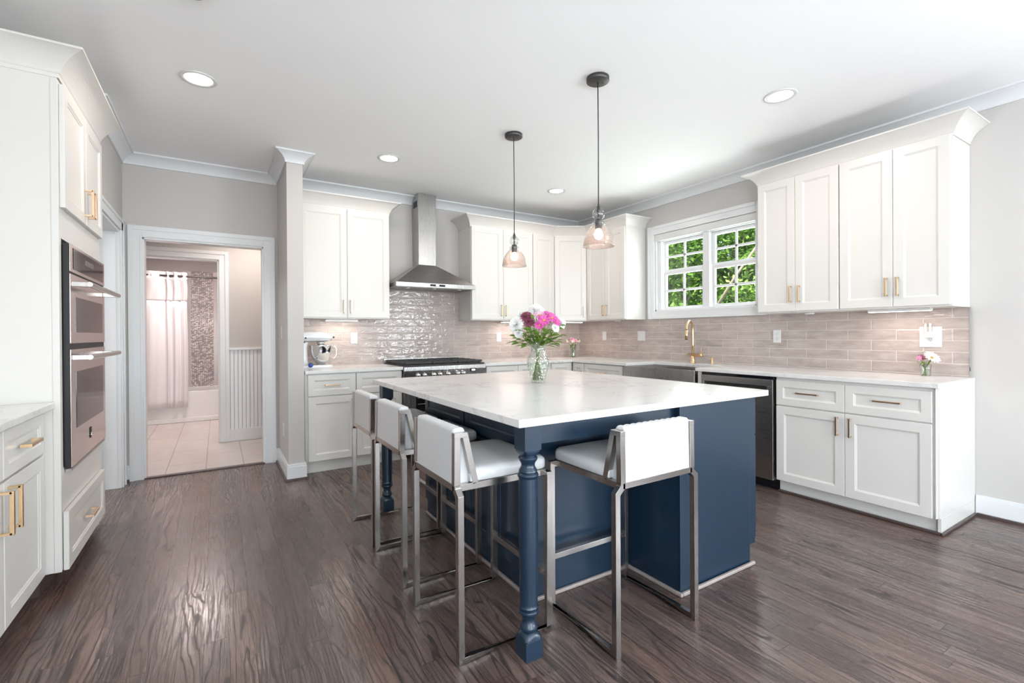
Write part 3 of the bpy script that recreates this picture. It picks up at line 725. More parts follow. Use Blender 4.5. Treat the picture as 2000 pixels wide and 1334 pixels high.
crown_cab(MB(), [(-1.299, T0), (TX+.004, T0), (TX+.004, T1+.012)], 2.578, h=.105, o=.110, inward=-1).build('crown', 'cabinet', c)

o = thing('double_wall_oven', 'stainless double wall oven built into the tall left cabinet', 'oven', (-.9, 3.53, OZ0), )
a, b = 3.112, 3.935
FX = -.612
MB().box((-1.20, a+.02, OZ0+.01), (TX+.001, b-.02, OZ1-.02)).box((TX+.001, a, .575), (FX-.005, b, 1.682)).build('housing', 'blackmetal', o)
cp = MB().box((FX-.0045, a+.002, 1.545), (FX, b, 1.684)).build('control_panel', 'oven_steel', o, .003)
MB().box((FX, a+.06, 1.562), (FX+.002, b-.05, 1.668)).build('glass_panel', 'blackgloss', cp)
MB().box((FX+.002, 3.42, 1.612), (FX+.0028, 3.62, 1.640)).build('display', 'steel_dark', cp)
def oven_door(z0, z1, wz0, wz1, hz):
    d = MB().box((FX-.0045, a+.002, z0), (FX, b, z1)).build('oven_door', 'oven_steel', o, .0015)
    MB().box((FX, a+.10, wz0), (FX+.0018, b-.07, wz1)).build('glass_panel', 'blackgloss', d)
    h = MB(); h.tube([(FX+.070, a+.01, hz), (FX+.070, b-.01, hz)], .014, 14)
    for yy in (a+.035, b-.035): h.box((FX, yy-.018, hz-.012), (FX+.075, yy+.018, hz+.012))
    h.build('handle', 'nickel', d, .002)
    return d
oven_door(1.190, 1.535, 1.245, 1.425, 1.485)
d = oven_door(.580, 1.160, .760, 1.045, 1.120)
MB().box((FX, 3.50, .655), (FX+.003, 3.535, .715)).build('badge', 'darkslot', d, .002)
MB().lathe([(.012, 0), (.012, .004)], (FX+.002, 3.518, .672), 16, axis='x').build('emblem', 'chrome', d)
MB().box((TX+.002, a+.02, 1.163), (FX-.006, b-.15, 1.187)).build('vent_strip', 'steel_dark', o, .001)
MB().box((TX+.001, a+.01, .560), (FX-.004, b, .574)).build('bottom_trim', 'steel', o, .001)

# ------------------------------------------------------------------ countertops and backsplash
ct = MB().box((.642, 4.420, .884), (1.518, YW-.012, .914)).build('countertop', 'quartz', None, .003, loc=(1.08, 4.75, .884))
tag(ct, 'white quartz countertop under the stand mixer, left of the range', 'countertop')
P = [(2.424, YW-.012), (2.424, 4.42), (3.612, 4.42), (3.612, 3.545), (4.03, 3.545), (4.03, 2.705), (3.612, 2.705), (3.612, 1.030), (4.278, 1.030), (XW-.012, YW-.012)]
ct = MB().prism([(x, y, .884) for x, y in P], (0, 0, .030)).build('countertop', 'quartz', None, .003, loc=(3.9, 3.2, .884))
tag(ct, 'long L shaped white quartz countertop running from the range past the sink', 'countertop')
bs = thing('tile_backsplash', 'glossy taupe tile backsplash on the right wall behind the sink', 'backsplash', (XW, 3, .914))
MB().box((XW-.010, 1.058, .914), (XW-.001, YW-.011, 1.3845)).build('tile_field', 'tile_right', bs)
bs['_org'] = (0, 0, 0); bs.location = (0, 0, 0)
for ch in bs.children: ch.data.transform(Matrix.Translation((XW, 3, .914)))
MB().box((XW-.013, 1.053, .914), (XW-.001, 1.058, 1.3845)).build('edge_strip', 'chrome', bs)
bs = thing('tile_backsplash', 'glossy taupe tile backsplash on the back wall behind the range', 'backsplash', (0, 0, 0))
MB().box((.626, YW-.010, .914), (XW-.0105, YW-.001, 1.3845)).box((1.4995, YW-.010, 1.3845), (2.4295, YW-.001, 1.726)).build('tile_field', 'tile_back', bs)

# ------------------------------------------------------------------ wall plates
def plate(label, fr, u, z, kind='outlet', w=.07, h=.115, group=None):
    nm = {'outlet': 'wall_outlet', 'switch': 'light_switch', 'double': 'light_switch'}[kind]
    o = thing(nm, label, 'outlet' if kind == 'outlet' else 'switch', fr((u, 0, z)))
    MB().box((u-w/2, .0, z-h/2), (u+w/2, .006, z+h/2), fr=fr).build('cover_plate', 'plastic', o, .003)
    if kind == 'outlet':
        for dz in (-.021, .021):
            r = MB(); pts = [fr((u+.016*math.cos(t*PI/8), .006, z+dz+.0145*math.sin(t*PI/8))) for t in range(16)]
            r.prism(pts, fr.n*.0015); rr = r.build('receptacle', 'plastic', o)
            s = MB()
            for du in (-.006, .006): s.box((u+du-.001, .0074, z+dz+.001), (u+du+.001, .0080, z+dz+.009), fr=fr)
            s.box((u-.002, .0074, z+dz-.009), (u+.002, .0080, z+dz-.005), fr=fr); s.build('slot', 'darkslot', rr)
    else:
        us = (u,) if kind == 'switch' else (u-.023, u+.023)
        for q in us: MB().box((q-.016, .006, z-.033), (q+.016, .009, z+.033), fr=fr).build('rocker', 'plastic', o, .002)
    return o
fB = Fr((0, YW-.0102, 0), (1, 0, 0), (0, -1, 0)); fR = Fr((XW-.0102, 0, 0), (0, 1, 0), (-1, 0, 0)); fS = Fr((SX0, 0, 0), (0, 1, 0), (-1, 0, 0))
plate('white wall outlet on tile between the stand mixer and range', fB, 1.215, 1.19)
plate('white wall outlet on back wall tile right of the range', fB, 2.974, 1.19)
plate('white light switch on right wall tile just beyond the small corner vase', fR, 4.575, 1.194, 'switch')
plate('wide white double switch plate on tile left of the faucet', fR, 3.945, 1.194, 'double', w=.115)
plate('white wall outlet on tile between the faucet and right end', fR, 2.341, 1.188)
plate('oversized white wall outlet with night light at right end of tile', fR, 1.262, 1.185, w=.125, h=.145)
o = plate('white toggle switch plate high on the stub wall side', fS, 4.766, 1.25, 'switch')
plate('white wall outlet low on the side of the stub wall', fS, 4.668, .38)
nl = thing('night_light', 'small clear night light plugged into the oversized right end outlet', 'night light', (XW-.03, 1.27, 1.2))
MB().box((XW-.045, 1.243, 1.178), (XW-.0185, 1.287, 1.222)).build('plug_body', 'plastic', nl, .006)
MB().prism([(XW-.05+.022*math.cos(t), 1.266+.026*math.sin(t), 1.215) for t in [k*PI/6 for k in range(12)]], (0, 0, .065)).build('shade', 'nightglass', nl)

# ------------------------------------------------------------------ under-cabinet lights
def strip(label, a, b, p):
    o = thing('strip_light', label, 'light', tuple((Vector(a)+Vector(b))/2))
    MB().box(a, b).build('housing', 'plastic', o, .002)
    z = a[2]-.0015; MB().box((a[0]+.004, a[1]+.004, z), (b[0]-.004, b[1]-.004, a[2])).build('diffuser', 'strip', o)
    cx, cy = (a[0]+b[0])/2, (a[1]+b[1])/2; sx, sy = b[0]-a[0], b[1]-a[1]
    l = light('AREA', 'strip_lamp', (cx, cy, a[2]-.004), p, (1, .84, .74), sx, sy); l.parent = None
strip('glowing strip light under the cabinet above the stand mixer', (.905, 4.90, 1.366), (1.215, 4.95, 1.385), .65)
strip('glowing strip light under the cabinet right of the hood', (2.925, 4.90, 1.366), (3.235, 4.95, 1.385), .65)
strip('glowing strip light under the diagonal corner cabinet', (3.72, 4.70, 1.366), (4.02, 4.75, 1.385), .65)
strip('glowing strip light under the right end wall cabinet', (4.06, 1.20, 1.366), (4.11, 1.56, 1.385), .65)
for y, lab in ((4.15, 'round white puck light under the cabinet left of the window'), (1.98, 'round white puck light under the cabinet right of the window')):
    MBp = MB().lathe([(.0, 0), (.032, 0), (.036, .006), (.036, .014)], (4.10, y, UZ0-.0145), 24)
    tag(MBp.build('puck_light', 'plastic', None, loc=(4.10, y, UZ0)), lab, 'light')

# ------------------------------------------------------------------ recessed ceiling lights
for x, y, e, lab in ((-.085, 3.395, 4, 'glowing recessed ceiling light nearest the oven tower'), (3.12, 1.68, 4.5, 'glowing recessed ceiling light at right, above the right end cabinets'),
                (1.28, 4.06, 3.5, 'glowing recessed ceiling light in front of the mixer cabinet'), (3.11, 4.06, 3.5, 'smallest glowing recessed ceiling light near the back corner')):
    t = thing('recessed_light', lab, 'light', (x, y, ZC), 'recessed ceiling lights')
    MB().lathe([(.072, -.001), (.076, -.006), (.094, -.005), (.098, 0)], (x, y, ZC), 40).build('trim_ring', 'plastic', t)
    MB().lathe([(.0, -.002), (.072, -.002), (.072, -.001)], (x, y, ZC), 40, cap=False).build('lens', 'lamp_disc', t)
    light('AREA', 'downlight', (x, y, ZC-.012), e, (1, .88, .78), .14, target=(x, y, 0))
sd = MB().lathe([(0, -.035), (.05, -.034), (.062, -.022), (.065, 0)], (-.085, 2.50, ZC), 32).build('ceiling_fixture', 'bronze', None, loc=(-.085, 2.5, ZC))  # round dark ceiling fixture of unknown type
tag(sd, 'edge of a round dark ceiling fixture at the top of the picture', 'ceiling fixture')
# hall and bath lamps (outside the view), warm
light('AREA', 'hall_lamp', (.4, 5.8, 2.48), 9, (1, .88, .80), .4, target=(.4, 5.8, 0))
light('AREA', 'bath_lamp', (-.2, 7.4, 2.48), 19, (1, .86, .83), .5, target=(-.2, 7.4, 0))
light('AREA', 'passage_lamp', (-2.2, 4.5, 2.4), 30, (.95, .97, 1), .8, target=(-2.2, 4.5, 0))

# ------------------------------------------------------------------ pendants
def pendant(x, y, label):
    t = thing('pendant_light', label, 'pendant light', (x, y, ZC), 'pendant lights over the island')
    cpy = MB().lathe([(0, -.026), (.062, -.026), (.068, -.022), (.068, 0)], (x, y, ZC), 36).build('canopy', 'bronze', t)
    sm = MB()
    for s in (-1, 1): sm.sphere((x+s*.028, y-s*.010, ZC-.027), .004, 0, 8)
    sm.build('screw', 'darkslot', cpy)
    MB().tube([(x, y, ZC-.024), (x+.002, y, 2.4), (x, y, 1.995)], .0032, 8).build('cord', 'darkslot', t)
    MB().lathe([(0, 2.004), (.0055, 2.004), (.0065, 1.994), (.010, 1.990), (.011, 1.978), (.014, 1.976)], (x, y, 0), 20).build('cap', 'bronze', t)
    MB().lathe([(.006, 1.975), (.013, 1.965), (.006, 1.960), (.006, 1.915), (.018, 1.911), (.019, 1.906)], (x, y, 0), 20).lathe([(.0195, 1.905), (.0205, 1.90), (.0205, 1.858), (.016, 1.855)], (x, y, 0), 24).build('socket', 'bronze', t)
    R = []
    for k in range(17):
        a = -PI/2+.30+(PI-.62)*k/16; R.append((.0375*math.cos(a), 1.945+.0375*math.sin(a)))
    R = R[::-1]
    R += [(.018, 1.9085), (.030, 1.902), (.0385, 1.892), (.038, 1.882), (.034, 1.876)]
    MB().lathe([(r, z) for r, z in R], (x, y, 0), 40, cap=False).build('glass_ball', 'bubble', t)
    B_ = [(.034, 1.876), (.044, 1.868), (.058, 1.852), (.069, 1.838), (.079, 1.820), (.0865, 1.800), (.0915, 1.778), (.0945, 1.756), (.0955, 1.748), (.0935, 1.748), (.089, 1.778), (.084, 1.800)]
    MB().lathe(B_, (x, y, 0), 56, cap=False).build('glass_shade', 'crackle', t)
    P = [(.010, 1.857), (.013, 1.850), (.018, 1.842)]+[(.0265*math.sin(a), 1.818+.0265*math.cos(a)) for a in [k*PI/10 for k in range(3, 11)]]
    bl = MB().lathe(P, (x, y, 0), 24, cap=False).build('bulb', 'bulb', t); bl.visible_shadow = True
pendant(1.957, 2.14, 'nearer pendant light with clear crackled glass bell over the island')
pendant(1.952, 3.085, 'farther pendant light with clear crackled glass bell over the island')

# ------------------------------------------------------------------ range hood
t = thing('range_hood', 'stainless chimney range hood above the gas range', 'range hood', (1.97, 4.85, 1.716))
hx0, hx1, hy, hz = 1.522, 2.418, 4.625, 1.716
YT = YW-.0105
mb = MB(); mb.box((hx0, hy, hz), (hx1, YT, hz+.044)); 
mb.build('rim', 'steel_h', t, .002)
kx0, kx1, ky = 1.860, 2.062, 4.885
MB().loft([[(hx0+.004, hy+.006, hz+.0445), (hx1-.004, hy+.006, hz+.0445), (hx1-.004, YT, hz+.0445), (hx0+.004, YT, hz+.0445)],
           [(kx0, ky, 1.985), (kx1, ky, 1.985), (kx1, YT, 1.985), (kx0, YT, 1.985)]], 0, False).build('canopy', 'steel', t)
MB().box((kx0, ky, 1.985), (kx1, YT, 2.36)).build('duct_cover', 'steel_h', t, .002)
ch = MB().box((kx0-.003, ky-.003, 2.36), (kx1+.003, YT, 2.762)).build('chimney', 'steel_h', t, .002)
v = MB()
for k in range(7): v.box((kx0-.0045, ky+.03+k*.018, 2.62), (kx0-.003, ky+.04+k*.018, 2.69))
v.build('vent_slot', 'darkslot', ch)
cp = MB().box((1.885, hy-.0015, hz+.012), (2.055, hy, hz+.034)).build('control_panel', 'blackgloss', t)
MB().box((1.950, hy-.0022, hz+.017), (1.985, hy-.0015, hz+.030)).build('display', 'led', cp)
fl = MB().box((hx0+.03, hy+.04, hz-.003), (hx1-.03, YT-.04, hz)).build('filter', 'steel_dark', t)
lm = MB()
for xx in (1.68, 1.97, 2.26): lm.lathe([(0, -.010), (.022, -.010), (.026, -.004)], (xx, hy+.09, hz), 16)
lm.build('lamp', 'chrome', fl)

# ------------------------------------------------------------------ gas range
t = thing('gas_range', 'stainless gas range with black grates under the hood', 'range', (1.97, 4.75, 0))
rx0, rx1, ry = 1.521, 2.421, 4.425
MB().box((rx0, ry+.03, .10), (rx1, YT-.01, .90)).build('body', 'steel', t, .002)
MB().box((rx0+.02, ry+.10, 0), (rx1-.02, YT-.05, .10)).build('base', 'blackmetal', t)
cp = MB().prism([(rx0, ry, .775), (rx0, ry-.020, .870), (rx0, ry-.020, .908), (rx0, ry+.03, .914), (rx0, ry+.03, .775)], (rx1-rx0, 0, 0)).build('control_panel', 'steel_h', t, .002)
for xx in (1.663, 1.732, 1.829, 1.895, 1.987, 2.093, 2.157):
    yk = ry-.012
    k = MB().lathe([(.021, 0), (.023, -.004), (.019, -.006), (.0175, -.030), (.012, -.034), (0, -.034)], (xx, yk, .825), 20, axis='y').build('knob', 'chrome', cp)
MB().box((2.235, ry-.022, .838), (2.305, ry-.008, .872)).build('clock', 'blackgloss', cp)
MB().box((2.250, ry-.0232, .846), (2.290, ry-.022, .862)).build('display', 'led', cp)
MB().box((rx0+.002, ry+.01, .905), (rx1-.002, YT-.03, .925)).build('cooktop', 'blackmetal', t, .004)
MB().box((rx0, YT-.032, .90), (rx1, YT, .965)).build('backguard', 'steel_h', t, .002)
for kx in range(3):
    a = rx0+.03+kx*.283; b = a+.276; g = MB()
    y0, y1 = ry+.03, YT-.06
    for xx in (a, (a+b)/2, b): g.box((xx-.008, y0, .932), (xx+.008, y1, .952))
    for k in range(5): yy = y0+(y1-y0)*k/4; g.box((a, yy-.007, .934), (b, yy+.007, .956))
    for xx in (a+.02, b-.02):
        for yy in (y0+.01, y1-.01): g.box((xx-.01, yy-.01, .925), (xx+.01, yy+.01, .94))
    g.build('grate', 'castiron', t, .003)
    for yy in (y0+.14, y1-.14):
        MB().lathe([(.0, .016), (.030, .016), (.036, .010), (.045, .008), (.048, 0)], ((a+b)/2, yy, .925), 24).build('burner', 'castiron', t)
d = MB().box((rx0+.002, ry-.004, .17), (rx1-.002, ry+.03, .765)).build('oven_door', 'steel_h', t, .003)
MB().box((1.645, ry-.006, .27), (rx1-.12, ry-.004, .62)).build('window', 'blackgloss', d)
g = MB()
for z in (.38, .46, .54, .60): g.tube([(1.66, ry-.0085, z), (rx1-.14, ry-.0085, z)], .0022, 6)
g.build('rack', 'chrome', d)
hd = MB().tube([(rx0+.05, ry-.055, .715), (rx1-.05, ry-.055, .715)], .012, 14)
for xx in (rx0+.08, rx1-.08): hd.box((xx-.01, ry-.055, .707), (xx+.01, ry-.004, .723))
hd.build('handle', 'chrome', d)

# ------------------------------------------------------------------ farmhouse sink, faucet, dispenser
t = thing('farmhouse_sink', 'stainless apron front sink below the kitchen window', 'sink', (3.8, 3.125, .66))
MB().box((3.598, 2.702, .662), (3.607, 3.548, .888)).build('apron', 'steel_h', t, .002)
mb = MB(); x0, x1, y0, y1, zt, zb = 3.612, 4.028, 2.712, 3.538, .882, .68
mb.box((3.607, 2.708, zb), (3.622, 3.542, zt)).box((x1-.010, 2.708, zb), (x1, 3.542, zt)).box((3.607, 2.708, zb), (x1, 2.722, zt)).box((3.607, 3.528, zb), (x1, 3.542, zt)).box((3.607, 2.708, zb-.01), (x1, 3.542, zb))
mb.box((3.607, 2.708, zt), (3.626, 3.542, zt+.004)).build('basin', 'steel', t, .002)
MB().lathe([(0, .003), (.035, .003), (.045, .001)], (3.83, 3.125, zb), 20).build('drain', 'chrome', t)
F = Vector((4.165, 3.145, .914))
t = thing('kitchen_faucet', 'brushed gold gooseneck faucet behind the sink', 'faucet', tuple(F))
MB().lathe([(.030, 0), (.030, .006), (.024, .010), (.021, .030), (.020, .075)], tuple(F), 28).build('base', 'gold', t)
dv = Vector((-.95, -.30, 0)).normalized(); pv = Vector((.30, -.95, 0))
nk = [F+Vector((0, 0, .07)), F+Vector((0, 0, .20)), F+Vector((0, 0, .335))]
for k in range(1, 13):
    a = PI*k/13*1.08; nk.append(F+dv*(.085*(1-math.cos(a)))+Vector((0, 0, .335+.095*math.sin(a))))
MB().tube(nk, [.0125]*3+[.0115]*12, 16).build('spout', 'gold', t)
e = nk[-1]; dd = (nk[-1]-nk[-2]).normalized()
MB().tube([e-dd*.004, e+dd*.02, e+dd*.022, e+dd*.085], [.0125, .0145, .016, .017], 16).build('spray_head', 'gold', t)
MB().tube([e+dd*.085, e+dd*.092], [.015, .013], 14).build('nozzle', 'darkslot', t)
MB().tube([F+Vector((0, 0, .082))-pv*.052, F+Vector((0, 0, .082))+pv*.075, F+Vector((0, 0, .082))+pv*.078, F+Vector((0, 0, .082))+pv*.098], [.0155, .0155, .021, .021], 20).build('mixer_body', 'gold', t)
MB().tube([F+Vector((0, 0, .095))+pv*.082, F+Vector((0, 0, .160))+pv*.086], .0035, 8).build('lever', 'gold', t)
D = Vector((4.17, 2.925, .914)); t = thing('soap_dispenser', 'small gold soap dispenser right of the faucet', 'soap dispenser', tuple(D))
MB().lathe([(.016, 0), (.016, .004), (.010, .008), (.009, .045), (.012, .050), (.012, .062), (0, .064)], tuple(D), 20).build('body', 'gold', t)
MB().tube([D+Vector((0, 0, .056)), D+Vector((-.05, -.01, .058)), D+Vector((-.055, -.011, .050))], .004, 8).build('spout', 'gold', t)

# ------------------------------------------------------------------ dishwasher
t = thing('dishwasher', 'stainless dishwasher with recessed handle between sink and end cabinet', 'dishwasher', (3.9, 2.32, 0))
MB().box((3.655, 2.010, .11), (XW-.02, 2.640, .880)).build('body', 'blackmetal', t)
MB().box((3.690, 2.010, 0), (3.80, 2.640, .108)).build('toe_panel', 'blackgloss', t)
dw = MB()
for (z0, z1) in ((.085, .772), (.806, .858)): dw.box((3.612, 2.012, z0), (3.650, 2.640, z1))
dw.box((3.612, 2.012, .772), (3.650, 2.060, .806)).box((3.612, 2.615, .772), (3.650, 2.640, .806))
d = dw.build('door', 'steel', t, .002)
MB().box((3.636, 2.06, .772), (3.651, 2.615, .806)).build('pocket_handle', 'darkslot', d)
MB().box((3.620, 2.012, .859), (3.650, 2.640, .882)).build('control_strip', 'blackgloss', t)

# ------------------------------------------------------------------ island
IX0, IX1 = .914, 2.511; IY0, IY1 = 1.420, 3.302
t = thing('kitchen_island', 'navy blue kitchen island with turned legs under a white quartz slab', 'kitchen island', (1.7, 2.4, 0))
CX0, CX1, CY0, CY1, NX, NY = 1.215, 2.432, 1.452, 3.055, 1.820, 1.780
T_ = .884
mb = MB()
mb.prism([(CX0, NY, 0), (NX, NY, 0), (NX, CY0, 0), (2.385, CY0, 0), (2.385, CY1, 0), (CX0, CY1, 0)], (0, 0, T_))
mb.box((2.385, CY0, .10), (CX1, CY1, T_))
mb.build('body', 'blue', t, .0015)
# apron rails under the overhang
MB().box((.965, 1.478, .800), (NX, 1.498, T_)).build('apron', 'blue', t, .001)
MB().box((NX-.002, CY0-.006, 0), (NX+.06, CY0, T_)).build('end_panel', 'blue', t, .001)
fi = Fl(0); fi = Fr((CX0, 0, 0), (0, 1, 0), (-1, 0, 0))
for (a, b) in ((1.80, 2.435), (2.445, 3.04)):
    door(t, fi, a, b, .680, .862, .020, None, name='drawer', m='blue', stile=.05)
    m_ = (a+b)/2
    door(t, fi, a, m_-.002, .112, .670, .020, None, m='blue'); door(t, fi, m_+.002, b, .112, .670, .020, None, m='blue')
fi = Fr((CX1, 0, 0), (0, 1, 0), (1, 0, 0))
for (a, b) in ((1.458, 1.99), (1.995, 2.52), (2.525, 3.05)):
    door(t, fi, a, b, .680, .870, .022, ('h', (a+b)/2, .78), name='drawer', m='blue'); door(t, fi, a, b, .125, .672, .022, ('v', a+.04, .58), m='blue')
sh = MB(); q = .018
for (a, b) in (((CX0-q, NY-q), (NX-q, NY)), ((NX-q, CY0-q-.006), (NX, NY-q+.018)), ((NX, CY0-q-.006), (2.40, CY0-.006)), ((CX0-q, NY), (CX0, CY1))):
    sh.box((a[0], a[1], 0), (b[0], b[1], q))
sh.build('shoe_molding', 'shoe_light', t, .006)
def turned_leg(x, y):
    h = .0375; mb = MB()
    def sq(r, z, k=4):  # rounded-square ring, k corner softness
        return [(x+sx*r, y+sy*r, z) for sx, sy in ((1, 1), (-1, 1), (-1, -1), (1, -1))]
    mb.box((x-h, y-h, 0), (x+h, y+h, .072)); mb.box((x-h, y-h, .785), (x+h, y+h, T_))
    seg = 24
    def superring(r, z, p):
        out = []
        for k in range(seg):
            a = 2*PI*k/seg+PI/seg; c_, s_ = math.cos(a), math.sin(a); m_ = (abs(c_)**p+abs(s_)**p)**(-1/p)
            out.append((x+r*c_*m_, y+r*s_*m_, z))
        return out
    mb.loft([superring(h, .072, 14), superring(h*.985, .080, 6), superring(h*.93, .088, 3), superring(h*.84, .095, 2.2), superring(h*.7, .098, 2)], 0, True)
    mb.loft([superring(h, .785, 14), superring(h*.985, .777, 6), superring(h*.93, .769, 3), superring(h*.84, .763, 2.2), superring(h*.7, .760, 2)], 0, True)
    prof = [(.026, .096), (.030, .100), (.034, .108), (.034, .116), (.029, .124), (.0245, .136), (.0245, .146), (.028, .158), (.031, .163), (.037, .166), (.039, .172), (.037, .178), (.032, .180), (.036, .184), (.038, .190), (.035, .196), (.0345, .203),
            (.0355, .30), (.0365, .45), (.0365, .60), (.0355, .672), (.0355, .678), (.039, .682), (.041, .689), (.038, .695), (.033, .698), (.036, .702), (.035, .708), (.029, .716), (.026, .726), (.028, .736), (.034, .744), (.037, .750), (.037, .756), (.032, .760), (.029, .764)]
    mb.lathe(prof, (x, y, 0), 32)
    return mb
turned_leg(.998, 1.490).build('leg', 'blue', t, .001)
turned_leg(.998, 3.262).build('leg', 'blue', t, .001)
ct = MB().box((IX0, IY0, T_), (IX1, IY1, .914)).build('countertop', 'quartz', None, .003, loc=(1.7, 2.36, T_))
tag(ct, 'large square white quartz countertop on the navy island', 'countertop')

# ------------------------------------------------------------------ bar stools
def make_stool():
    r = thing('bar_stool', '', 'bar stool', (0, 0, 0), 'white bar stools around the island')
    q = .0125; yo, yi = .2275, .2015; xr, xf = -.2025, .2025
    for s in (-1, 1):
        fr = MB(); q2 = .0122; fr.tube([(xr, s*yi, .648), (xr, s*(yi+.002), .640), (xr, s*yo, .618), (xr, s*yo, q), (xf, s*yo, q), (xf, s*yo, .640)], q2, square=True, up=(0, 1, 0))
        fr.build('leg_frame', 'nickel', r, .0012)
    seat = MB()
    for s in (-1, 1): seat.box((xr-.0125, s*yi-q, .634), (xf, s*yi+q, .659))
    seat.box((xr-q, -yi, .634), (xr+q, yi, .659)).box((xf-q, -yo-q+.001, .6275), (xf+q, yo+q-.001, .6525))
    seat.build('seat_frame', 'nickel', r, .0012)
    for s in (-1, 1):
        b = MB().tube([(-.205, s*yi, .655), (-.2025, s*yi, .850)], q, square=True, up=(0, 1, 0))
        b.tube([(-.128, s*yi, .655), (-.172, s*yi, .850)], q, square=True, up=(0, 1, 0))
        b.prism([(-.2157, s*yi-q-.0004, .834), (-.156, s*yi-q-.0004, .834), (-.1605, s*yi-q-.0004, .8535), (-.2157, s*yi-q-.0004, .8535)], (0, 2*q+.0008, 0))
        b.build('back_bracket', 'nickel', r, .0012)
    MB().box((xf-q, -yo, .212), (xf+q, yo, .237)).build('footrest', 'nickel', r, .0012)
    g = MB()
    for s in (-1, 1):
        for xx in (xr, xf): g.lathe([(.009, -.0), (.009, .004)], (xx, s*yo, 0), 12)
    g.build('glide', 'darkslot', r)
    # seat pad
    hx0, hx1, hy_, z0, z1 = -.150, .218, .2135, .6595, .712
    def padring(ins, z, cr):
        pts = []; n = 6
        for cx, cy, a0 in ((hx1-ins-cr, hy_-ins-cr, 0), (hx0+ins+.005, hy_-ins-.005, PI/2), (hx0+ins+.005, -hy_+ins+.005, PI), (hx1-ins-cr, -hy_+ins+cr, 1.5*PI)):
            rr = cr if cx > 0 else .005
            for k in range(n+1):
                a = a0+k/n*PI/2; pts.append((cx+rr*math.cos(a), cy+rr*math.sin(a), z))
        return pts
    MB().loft([padring(.006, z0, .04), padring(0, z0+.006, .042), padring(0, z0+.030, .042), padring(.003, z0+.041, .04), padring(.011, z1-.004, .036), padring(.025, z1, .03), padring(.08, z1+.003, .02), padring(.15, z1+.004, .01)], 0, True).build('seat_cushion', 'leather', r)
    # back pad: rounded block, channels running over the top and down the front
    yb = .1885; prof = []
    zb, zt = .655, .868
    xa0, xa1, xt0, xt1 = -.213, -.122, -.211, -.160
    n = 8
    prof.append((xa0, zb)); prof.append((xa0, zb+.004)); prof += [(xt0, zt-.020)]
    for k in range(n+1):
        a = PI-k/n*PI/2; prof.append((xt0+.016+.016*math.cos(a), zt-.016+.016*math.sin(a)))
    for k in range(n+1):
        a = PI/2-k/n*PI/2; prof.append((xt1-.014+.018*math.cos(a), zt-.018+.018*math.sin(a)))
    prof += [(xt1+.006+(xa1-xt1-.006)*t_, zt-.03-(zt-.03-zb-.006)*t_) for t_ in (.15, .4, .7, 1.0)]; prof.append((xa1, zb))
    cx, cz = -.185, .80; ns = 108; rings = []
    for i in range(ns+1):
        yy = -yb+2*yb*i/ns; e_ = min(1, (yb-abs(yy))/.012); rd = math.sqrt(max(0, 1-(1-e_)**2))*.006-.006
        rib = abs(math.sin(PI*(i/ns)*11))**.5-1
        ring = []
        for (px, pz) in prof:
            wgt = 1.0 if px > xt0+.012 and pz > zb+.002 else 0.0
            nx, nz = (px-cx), (pz-cz)*.4; L_ = math.hypot(nx, nz) or 1
            dsp = rd + wgt*rib*.0075
            if pz <= zb+.001: ring.append((px, yy, pz))
            else: ring.append((px+nx/L_*dsp, yy, pz+nz/L_*dsp*(1 if pz > .82 else 0)))
        rings.append(ring)
    MB().loft(rings, 0, True).build('back_cushion', 'leather', r)
    return r
st0 = make_stool()
SP = [((.9585, 1.812, 0), 0, 'white leather bar stool nearest the camera on the left side of the island'),
      ((.962, 2.440, 0), 0, 'middle white leather bar stool of the three along the island left side'),
      ((.960, 2.955, 0), 0, 'farthest white leather bar stool, beside the far turned island leg'),
      ((1.493, 1.500, 0), PI/2, 'white leather bar stool at the near end of the island, back to the camera')]
for i, (loc, rz, lab) in enumerate(SP):
    s_ = st0 if i == 0 else copy_tree(st0)
    s_.location = loc; s_.rotation_euler = (0, 0, rz); s_['label'] = lab

# ------------------------------------------------------------------ stand mixer
t = thing('stand_mixer', 'white stand mixer with steel bowl on the counter beside the stub wall', 'stand mixer', (.79, 4.83, .914))
mx, my, mz = .79, 4.83, .914
bs_ = MB()
def oval(cx, cy, rx, ry, z, n=28, p=2.6):
    out = []
    for k in range(n):
        a = 2*PI*k/n; c_, s_ = math.cos(a), math.sin(a); out.append((cx+rx*abs(c_)**(2/p)*(1 if c_ > 0 else -1), cy+ry*abs(s_)**(2/p)*(1 if s_ > 0 else -1), z))
    return out
bs_.loft([oval(mx, my, .158, .095, mz), oval(mx, my, .160, .098, mz+.010), oval(mx, my, .155, .094, mz+.022), oval(mx-.01, my, .13, .08, mz+.028)], 0, True)
bs_.loft([oval(mx-.105, my, .048, .055, mz+.02), oval(mx-.108, my, .042, .048, mz+.08), oval(mx-.110, my, .040, .046, mz+.20), oval(mx-.105, my, .046, .050, mz+.245)], 0, True)
bs_.build('base', 'sheetwhite', t)
hd = MB(); R = []
for k, (xx, rz_, ry_, zc) in enumerate(((-.158, .012, .02, .300), (-.150, .034, .045, .300), (-.12, .047, .055, .298), (-.05, .052, .060, .297), (.03, .050, .057, .295), (.09, .043, .050, .290), (.125, .034, .042, .286), (.140, .022, .030, .284))):
    R.append([(mx+xx, my+ry_*math.cos(a), mz+zc+rz_*math.sin(a)) for a in [2*PI*j/24 for j in range(24)]])
hd.loft(R, 0, True)
hd = hd.build('head', 'sheetwhite', t)
MB().lathe([(.018, 0), (.021, .006), (.021, .022), (.012, .026), (0, .026)], (mx+.136, my, mz+.284), 20, axis='x').build('hub_cap', 'chrome', hd)
MB().lathe([(.008, 0), (.009, .018), (0, .02)], (mx+.160, my, mz+.290), 12, axis='x').build('hub_knob', 'darkslot', hd)
